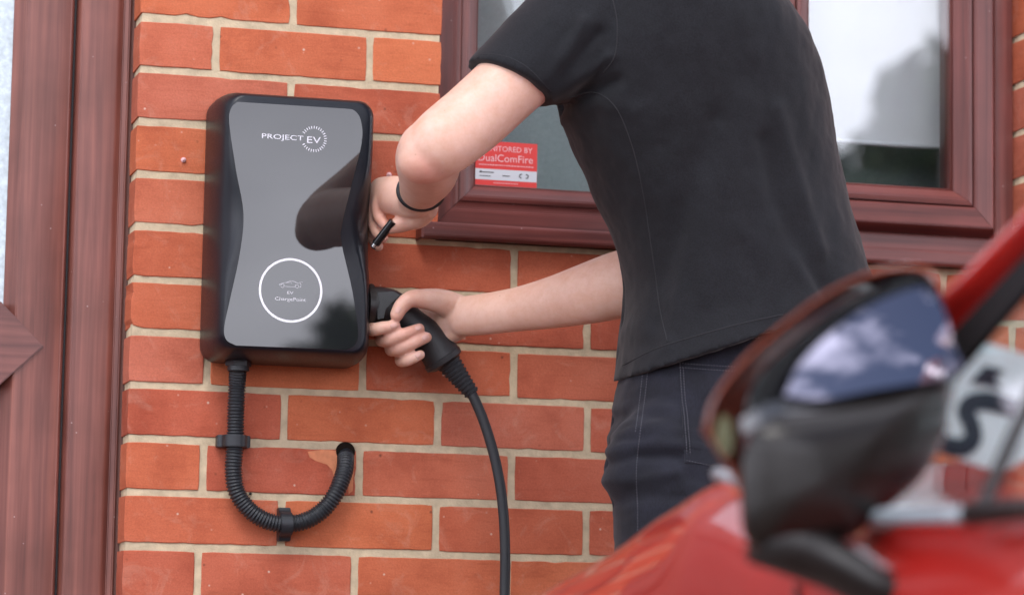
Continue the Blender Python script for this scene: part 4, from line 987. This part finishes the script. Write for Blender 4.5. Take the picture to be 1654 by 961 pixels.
# side glass, rear pillar, roof, windscreen
yb = -4.1
def sp(y, z): return Vector((.158+.47*(z-.84)+.010, y, z))
for s in (0, 1):
    q = [sp(B3.y+.04, .84), sp(A3.y, ZR), sp(-3.75, ZR), sp(yb, .84)]; q = [mir(p) if s else p for p in q]
    bm = bmesh.new(); a = [bm.verts.new(p) for p in q]; b = [bm.verts.new(p+Vector((-.004 if s else .004, 0, 0))) for p in q]; bm.faces.new(a); bm.faces.new(b[::-1])
    for i in range(4): bm.faces.new((a[i], b[i], b[(i+1) % 4], a[(i+1) % 4]))
    obj('side_window', bm, M['carglass'], car)
strip('centre_pillar', sp(-3.05, .84)-ofs*2, sp(-3.10, ZR)-ofs*2, sp(-3.18, ZR)-ofs*2, sp(-3.16, .84)-ofs*2, M['cgloss'], .02, r=.003)
strip('rear_pillar', sp(yb, .85)-ofs*2, sp(-3.72, ZR)-ofs*2, sp(-4.12, ZR)-ofs*2, sp(-4.52, .85)-ofs*2, M['paint'], .05, r=.01)
bm = bmesh.new(); RSr = []
ry = [A1.y+.005, A1.y-.08, -2.9, -3.4, -3.9, -4.2, -4.24]
rz = [1.362, 1.39, 1.43, 1.435, 1.41, 1.375, 1.34]
for y, z in zip(ry, rz):
    xs = [sp(y, ZR).x-.012+t for t in (0, .012, .05, .15, .35)]; ww = 2*CXC
    top = [(xs[0], z-.045), (xs[1], z-.02), (xs[2], z-.004), (xs[3], z+.006), (xs[4], z+.014)]
    up_ = [(x, y, q) for x, q in top]+[(ww-x, y, q) for x, q in top[::-1]]; lo = [(x, y, q-.03) for (x, _, q) in up_[::-1]]
    RSr.append(up_+lo)
rings(bm, RSr); obj('roof', bm, M['paint'], car, auto=50)
def sheet(name, P0, P1, P2, P3, m, bulge, n=8, th=.005):
    bm = bmesh.new(); g = []
    for i in range(n+1):
        row = []
        for j in range(n+1):
            u, v = i/n, j/n; p = (P0*(1-u)+P1*u)*(1-v)+(P3*(1-u)+P2*u)*v; p = p+bulge*(4*u*(1-u)); row.append(p)
        g.append(row)
    nn = bulge.normalized()*th
    A = [[bm.verts.new(p) for p in r] for r in g]; B = [[bm.verts.new(p-nn) for p in r] for r in g]
    for i in range(n):
        for j in range(n): bm.faces.new((A[i][j], A[i+1][j], A[i+1][j+1], A[i][j+1])); bm.faces.new((B[i][j], B[i][j+1], B[i+1][j+1], B[i+1][j]))
    obj(name, bm, m, car, smooth=True)
sheet('windscreen', B1+Vector((.02, 0, 0)), mir(B1)-Vector((.02, 0, 0)), mir(A1)-Vector((.02, 0, 0)), A1+Vector((.02, 0, 0)), M['carglass'], Vector((0, .10, .02)))
sheet('rear_window', sp(-4.50, .88)+Vector((.02, 0, 0)), mir(sp(-4.50, .88)), mir(sp(-4.2, ZR)), sp(-4.2, ZR), M['carglass'], Vector((0, -.05, .01)))
# belt trim
def along(y): return Vector((tab(y, FX)+.001, y, tab(y, HT)-.004))
for s in (0, 1):
    for nm, ya, yb_, m, r in (('belt_trim', -1.80, -2.335, M['chrome'], .0062), ('belt_seal', -2.34, -4.05, M['cblack'], .0085)):
        pts = [along(ya+(yb_-ya)*k/16) for k in range(17)]; pts = [mir(p) if s else p for p in pts]; bm = bmesh.new(); tube(bm, pts, r, 10); obj(nm, bm, m, car, smooth=True)
    for y in (-2.02, -3.12):
        bm = bmesh.new(); pts = [Vector((tab(y, FX)-.0045+(.002 if z < .6 else 0), y+.0*z, z)) for z in (.30, .45, .6, .7, .78)]; pts = [mir(p) if s else p for p in pts]; tube(bm, pts, .0022, 6); obj('door_gap', bm, M['cblack'], car)
    bm = bmesh.new(); p = Vector((.112, -2.95, .70)); pts = [Vector((.128, -2.86, .70)), Vector((.100, -2.90, .702)), Vector((.100, -3.0, .702)), Vector((.128, -3.04, .70))]; pts = [mir(q) if s else q for q in pts]; tube(bm, catmull(pts, 6), .009, 10, side=(0, 0, 1)); obj('door_handle', bm, M['paint'], car, smooth=True)
# wheels
for s in (0, 1):
    for y in (-1.42, -3.95):
        c = Vector((.22, y, .30)); c = mir(c) if s else c; e = Vector((1 if s else -1, 0, 0))
        bm = bmesh.new(); tube(bm, [c-e*.10, c-e*.09, c+e*.085, c+e*.1], [.27, .30, .30, .275], 40, side=(0, 0, 1)); wh = obj('wheel', bm, M['tyre'], car, auto=40)
        bm = bmesh.new(); tube(bm, [c+e*.098, c+e*.103], [.20, .195], 32, side=(0, 0, 1))
        for k in range(5):
            a = 2*math.pi*k/5; u_ = Vector((0, math.cos(a), math.sin(a))); tube(bm, [c+e*.108+u_*.02, c+e*.106+u_*.19], [.022, .014], 8)
        tube(bm, [c+e*.10, c+e*.115], [.035, .03], 16, side=(0, 0, 1)); r_o = obj('rim', bm, M['rim'], None, auto=40); r_o.parent = wh; r_o.matrix_parent_inverse = Matrix.Identity(4); r_o.location = -wh.location if wh.location.length else (0, 0, 0)
        bm = bmesh.new(); ca = Vector((c.x+e.x*.088, y, .30)); tube(bm, [ca-e*.03, ca], [.335, .335], 40, side=(0, 0, 1)); obj('wheel_arch', bm, M['cblack'], car, auto=40)
# lamps, grille, seats
for s in (0, 1):
    bm = bmesh.new(); c = Vector((.40, -.905, .64)); c = mir(c) if s else c; ball(bm, c, .15, .07, .06, Matrix.Rotation(R(-25 if s else 25), 3, 'Z').to_euler()); obj('headlight', bm, mat('headlight_lens', (.6, .62, .65), .08), car, smooth=True)
    bm = bmesh.new(); c = Vector((.27, -4.62, .74)); c = mir(c) if s else c; ball(bm, c, .08, .07, .10); obj('tail_light', bm, mat('tail_lens', (.3, .01, .01), .1), car, smooth=True)
    bm = bmesh.new(); x_ = .60 if not s else 1.36
    box(bm, x_-.22, x_+.22, -3.25, -3.13, .70, 1.15, .04); obj('seat_back', bm, M['seat'], car, auto=40)
bm = bmesh.new(); box(bm, .68, 1.28, -.83, -.785, .30, .50, .015); obj('grille', bm, M['cblack'], car, auto=40)
# wing mirror
YM = -2.15
def ring_px(pts, Y, k=1.0, c=None, n=4):
    c = c or (sum(p[0] for p in pts)/len(pts), sum(p[1] for p in pts)/len(pts))
    cl = catmull([(c[0]+(x-c[0])*k, c[1]+(y-c[1])*k, 0) for x, y in pts]+[(c[0]+(pts[0][0]-c[0])*k, c[1]+(pts[0][1]-c[1])*k, 0)], n)[:-1]
    return [at(p.x, p.y, Y) for p in cl]
shell = [(1136, 696), (1150, 645), (1200, 580), (1270, 518), (1340, 468), (1410, 437), (1478, 428), (1512, 446), (1528, 500), (1533, 560), (1533, 640), (1525, 700), (1490, 765), (1420, 825), (1370, 868), (1290, 878), (1215, 872), (1196, 800), (1165, 740)]
def offs(pts, Y, dk, cen=(1370, 650)): return ring_px(pts, Y, dk, cen)
bm = bmesh.new()
RSm = [offs(shell, YM+.045, .90), offs(shell, YM-.004, .955), offs(shell, YM-.006, .975), offs(shell, YM-.002, .992), offs(shell, YM+.008, 1.0), offs(shell, YM+.03, .985), offs(shell, YM+.055, .93), offs(shell, YM+.078, .82), offs(shell, YM+.095, .62), offs(shell, YM+.102, .35)]
rings(bm, RSm); wm = obj('wing_mirror', bm, mat('dark_red_mirror_shell', (.20, .040, .022), .3, .5, coat=1, coat_r=.03), car, auto=60)
def sub(name, bm, m, **k):
    o = obj(name, bm, m, None, **k); o.parent = wm; o.matrix_parent_inverse = Matrix.Identity(4); return o
# dark surround inside the painted rim
lip = [(1196, 690), (1230, 664), (1330, 646), (1430, 628), (1533, 604), (1534, 626), (1430, 652), (1330, 672), (1240, 690), (1200, 712)]
sur = [(1238, 655), (1262, 600), (1318, 542), (1390, 492), (1460, 462), (1500, 462), (1522, 505), (1529, 560), (1529, 628), (1400, 650), (1300, 660)]
sr_o = [(1200, 668), (1222, 610), (1290, 545), (1370, 488), (1450, 452), (1503, 450), (1526, 500), (1532, 560), (1533, 640), (1400, 668), (1280, 682)]
bm = bmesh.new(); rings(bm, [ring_px(sr_o, YM-.003), ring_px(sr_o, YM-.012, .995), ring_px(sr_o, YM-.013, .965), ring_px(sr_o, YM+.030, .93)]); sub('mirror_surround', bm, M['cgloss'], auto=50)
gl = [(1262, 640), (1288, 590), (1336, 542), (1398, 498), (1460, 470), (1500, 466), (1520, 500), (1530, 560), (1533, 606), (1400, 632), (1320, 646)]
TILT, PAN = R(GT), R(GP)
gc = at(1400, 570, YM-.010)
bm = bmesh.new(); rings(bm, [ring_px(gl, YM-.009)]+[ring_px(gl, YM-.0132, s_) for s_ in (1, .86, .7, .54, .38, .22, .1)])
for v in bm.verts:
    d = v.co-gc; d.y += -math.tan(TILT)*(-d.z)*1.0+math.tan(PAN)*d.x+.55*(d.x**2+d.z**2); v.co = gc+d+Vector((0, -.009, 0))
sub('mirror_glass', bm, M['mirror'], auto=60)
low = [(1196, 690), (1240, 668), (1330, 654), (1430, 634), (1533, 612), (1534, 660), (1526, 702), (1492, 768), (1422, 830), (1368, 872), (1290, 882), (1210, 876), (1196, 800)]
bm = bmesh.new(); rings(bm, [ring_px(low, YM+.06, .8), ring_px(low, YM+.01, 1.0), ring_px(low, YM-.008, 1.005), ring_px(low, YM-.017, .985), ring_px(low, YM-.024, .93), ring_px(low, YM-.032, .78), ring_px(low, YM-.038, .5), ring_px(low, YM-.040, .2)]); sub('lower_housing', bm, M['cgloss2'], auto=60)
bm = bmesh.new()
a_ = [at(x, y, YM-.014) for x, y in [(1196, 676), (1240, 652), (1330, 636), (1430, 620), (1533, 598)]]; b_ = [at(x, y, YM-.027) for x, y in [(1200, 700), (1245, 682), (1332, 667), (1431, 650), (1530, 628)]]
a_ = catmull(a_, 5); b_ = catmull(b_, 5); dn = Vector((0, .004, -.012))
for i in range(len(a_)-1):
    q = [a_[i], a_[i+1], b_[i+1], b_[i]]; bm.faces.new([bm.verts.new(p) for p in q]); bm.faces.new([bm.verts.new(p) for p in (b_[i], b_[i+1], b_[i+1]+dn, b_[i]+dn)])
bmesh.ops.remove_doubles(bm, verts=bm.verts, dist=1e-5); sub('housing_ledge', bm, mat('gloss_black_ledge', (.02, .02, .022), .12, ior=1.9), auto=40)
bm = bmesh.new(); ind = [(1152, 705), (1164, 672), (1180, 678), (1186, 705), (1180, 738), (1164, 732)]
rings(bm, [ring_px(ind, YM+.01), ring_px(ind, YM-.010), ring_px(ind, YM-.014, .85)]); sub('indicator_lens', bm, M['lens'], auto=50)
bm = bmesh.new(); tube(bm, [at(1230, 860, YM), at(1290, 885, YM), at(1350, 915, -2.16), Vector((.122, -2.175, .775)), Vector((.16, -2.18, .76))], [.026, .031, .030, .034, .036], 20, side=(0, 1, 0), flat=[.024, .022, .018, .016, .016]); sub('mirror_arm', bm, M['cblack'], smooth=True)
# lettered sheet added behind the side window in place of a reflection
YS2 = -1.98
sh_o = empty('reflected_sign_sheet', at(1590, 757, YS2), 'white sheet with bold dark letters added behind the car side window for a reflected sign', 'sheet')
bm = bmesh.new(); n = 10; g = []
for (a, b), t in zip([((1521, 617), (1578, 548)), ((1521, 732), (1700, 590))], (0, 1)): pass
q = [(1505, 728), (1620, 764), (1720, 700), (1720, 590), (1576, 549), (1540, 600), (1505, 614)]
poly_prism(bm, [(at(x, y, YS2).x, at(x, y, YS2).z) for x, y in q], YS2, YS2+.002)
obj('backing', bm, M['sheet'], sh_o)
s_pts = [(1505, 700), (1525, 717), (1555, 722), (1572, 706), (1568, 682), (1560, 664), (1572, 650), (1600, 648), (1640, 660)]
bm = bmesh.new(); pl = catmull([at(x, y, YS2-.001) for x, y in s_pts], 8); tube(bm, pl, .0078, 12, side=(0, 1, 0), flat=[.0078]*len(pl))
for v in bm.verts: v.co.y = YS2-.001+(v.co.y-(YS2-.001))*.05
obj('letter', bm, M['ink'], sh_o, smooth=False)
bm = bmesh.new(); poly_prism(bm, [(at(x, y, YS2).x, at(x, y, YS2).z) for x, y in [(1566, 618), (1590, 590), (1622, 598), (1606, 612), (1618, 628), (1592, 622)]], YS2-.0012, YS2-.0004); obj('letter', bm, M['ink'], sh_o)
# ------------------------------------------------------------------ garden opposite the house (seen in the glass)
def tree(name, loc, h, cr, seed, label, n=2600, leaf=.16, trunk_h=.35, squash=1.2):
    rnd = random.Random(seed); t = empty(name, loc, label, 'tree', 'trees across the drive'); L0 = Vector(loc)
    bm = bmesh.new(); tube(bm, catmull([L0, L0+Vector((.05, 0, h*.3)), L0+Vector((-.05, .1, h*.6)), L0+Vector((0, 0, h*.9))], 5), catmull_s([.16, .12, .08, .03], 5), 10)
    cl = []
    for k in range(26):
        a = rnd.uniform(0, 2*math.pi); zz = rnd.uniform(trunk_h, .97); rr_ = cr*math.sqrt(max(.03, 1-((zz-.55)/.5)**2))*rnd.uniform(.35, .95)
        c = L0+Vector((rr_*math.cos(a), rr_*math.sin(a), h*zz)); cl.append((c, cr*rnd.uniform(.22, .42)))
        tube(bm, [L0+Vector((0, 0, h*max(.2, zz-.25))), (L0+Vector((0, 0, h*zz-.2))+c)/2, c], [.05, .035, .01], 6)
    obj('trunk', bm, M['bark'], t, smooth=True)
    bm = bmesh.new()
    for i in range(n):
        c, r = rnd.choice(cl); d = Vector((rnd.gauss(0, 1), rnd.gauss(0, 1), rnd.gauss(0, .8))).normalized()*r*rnd.random()**.4; p = c+d
        u_ = Vector((rnd.gauss(0, 1), rnd.gauss(0, 1), rnd.gauss(0, 1))).normalized(); v_ = u_.orthogonal().normalized(); s = leaf*rnd.uniform(.6, 1.3)
        bm.faces.new([bm.verts.new(p+u_*s*a+v_*s*b*.5) for a, b in ((-1, 0), (0, -1), (1, 0), (0, 1))])
    obj('crown', bm, M['leaf'], t)
tree('garden_tree', TREES[0][:3], TREES[0][3], TREES[0][4], 5, 'tallest green tree across the drive reflected in the right window pane', 2600)
tree('garden_tree', TREES[1][:3], TREES[1][3], TREES[1][4], 8, 'round low tree across the drive reflected low in the charger glass', 2600)
tree('garden_tree', TREES[2][:3], TREES[2][3], TREES[2][4], 13, 'broad tree across the drive standing right of the tallest one', 3200)
hd = empty('hedge', (6, -27, 0), 'long clipped green hedge across the drive behind the trees', 'hedge')
bm = bmesh.new(); rnd = random.Random(2)
for i in range(9000):
    p = Vector((rnd.uniform(-25, 35), -27+rnd.uniform(-.6, .6), rnd.uniform(0, 2.2)+.25*math.sin(i))); u_ = Vector((rnd.gauss(0, 1), rnd.gauss(0, 1), rnd.gauss(0, 1))).normalized(); v_ = u_.orthogonal().normalized(); s = .2
    bm.faces.new([bm.verts.new(p+u_*s*a+v_*s*b*.6) for a, b in ((-1, 0), (0, -1), (1, 0), (0, 1))])
obj('leaves', bm, M['leaf'], hd)
bm = bmesh.new(); box(bm, -25, 35, -27.4, -26.6, .0, 2.1); obj('branches', bm, M['bark'], hd)
bm = bmesh.new(); box(bm, -60, 60, -60, -14, .002, .04); tag(obj('lawn', bm, mat('grass_green', (.06, .10, .03), .95, noise_amt=.3, noise_scale=2)), kind='structure')
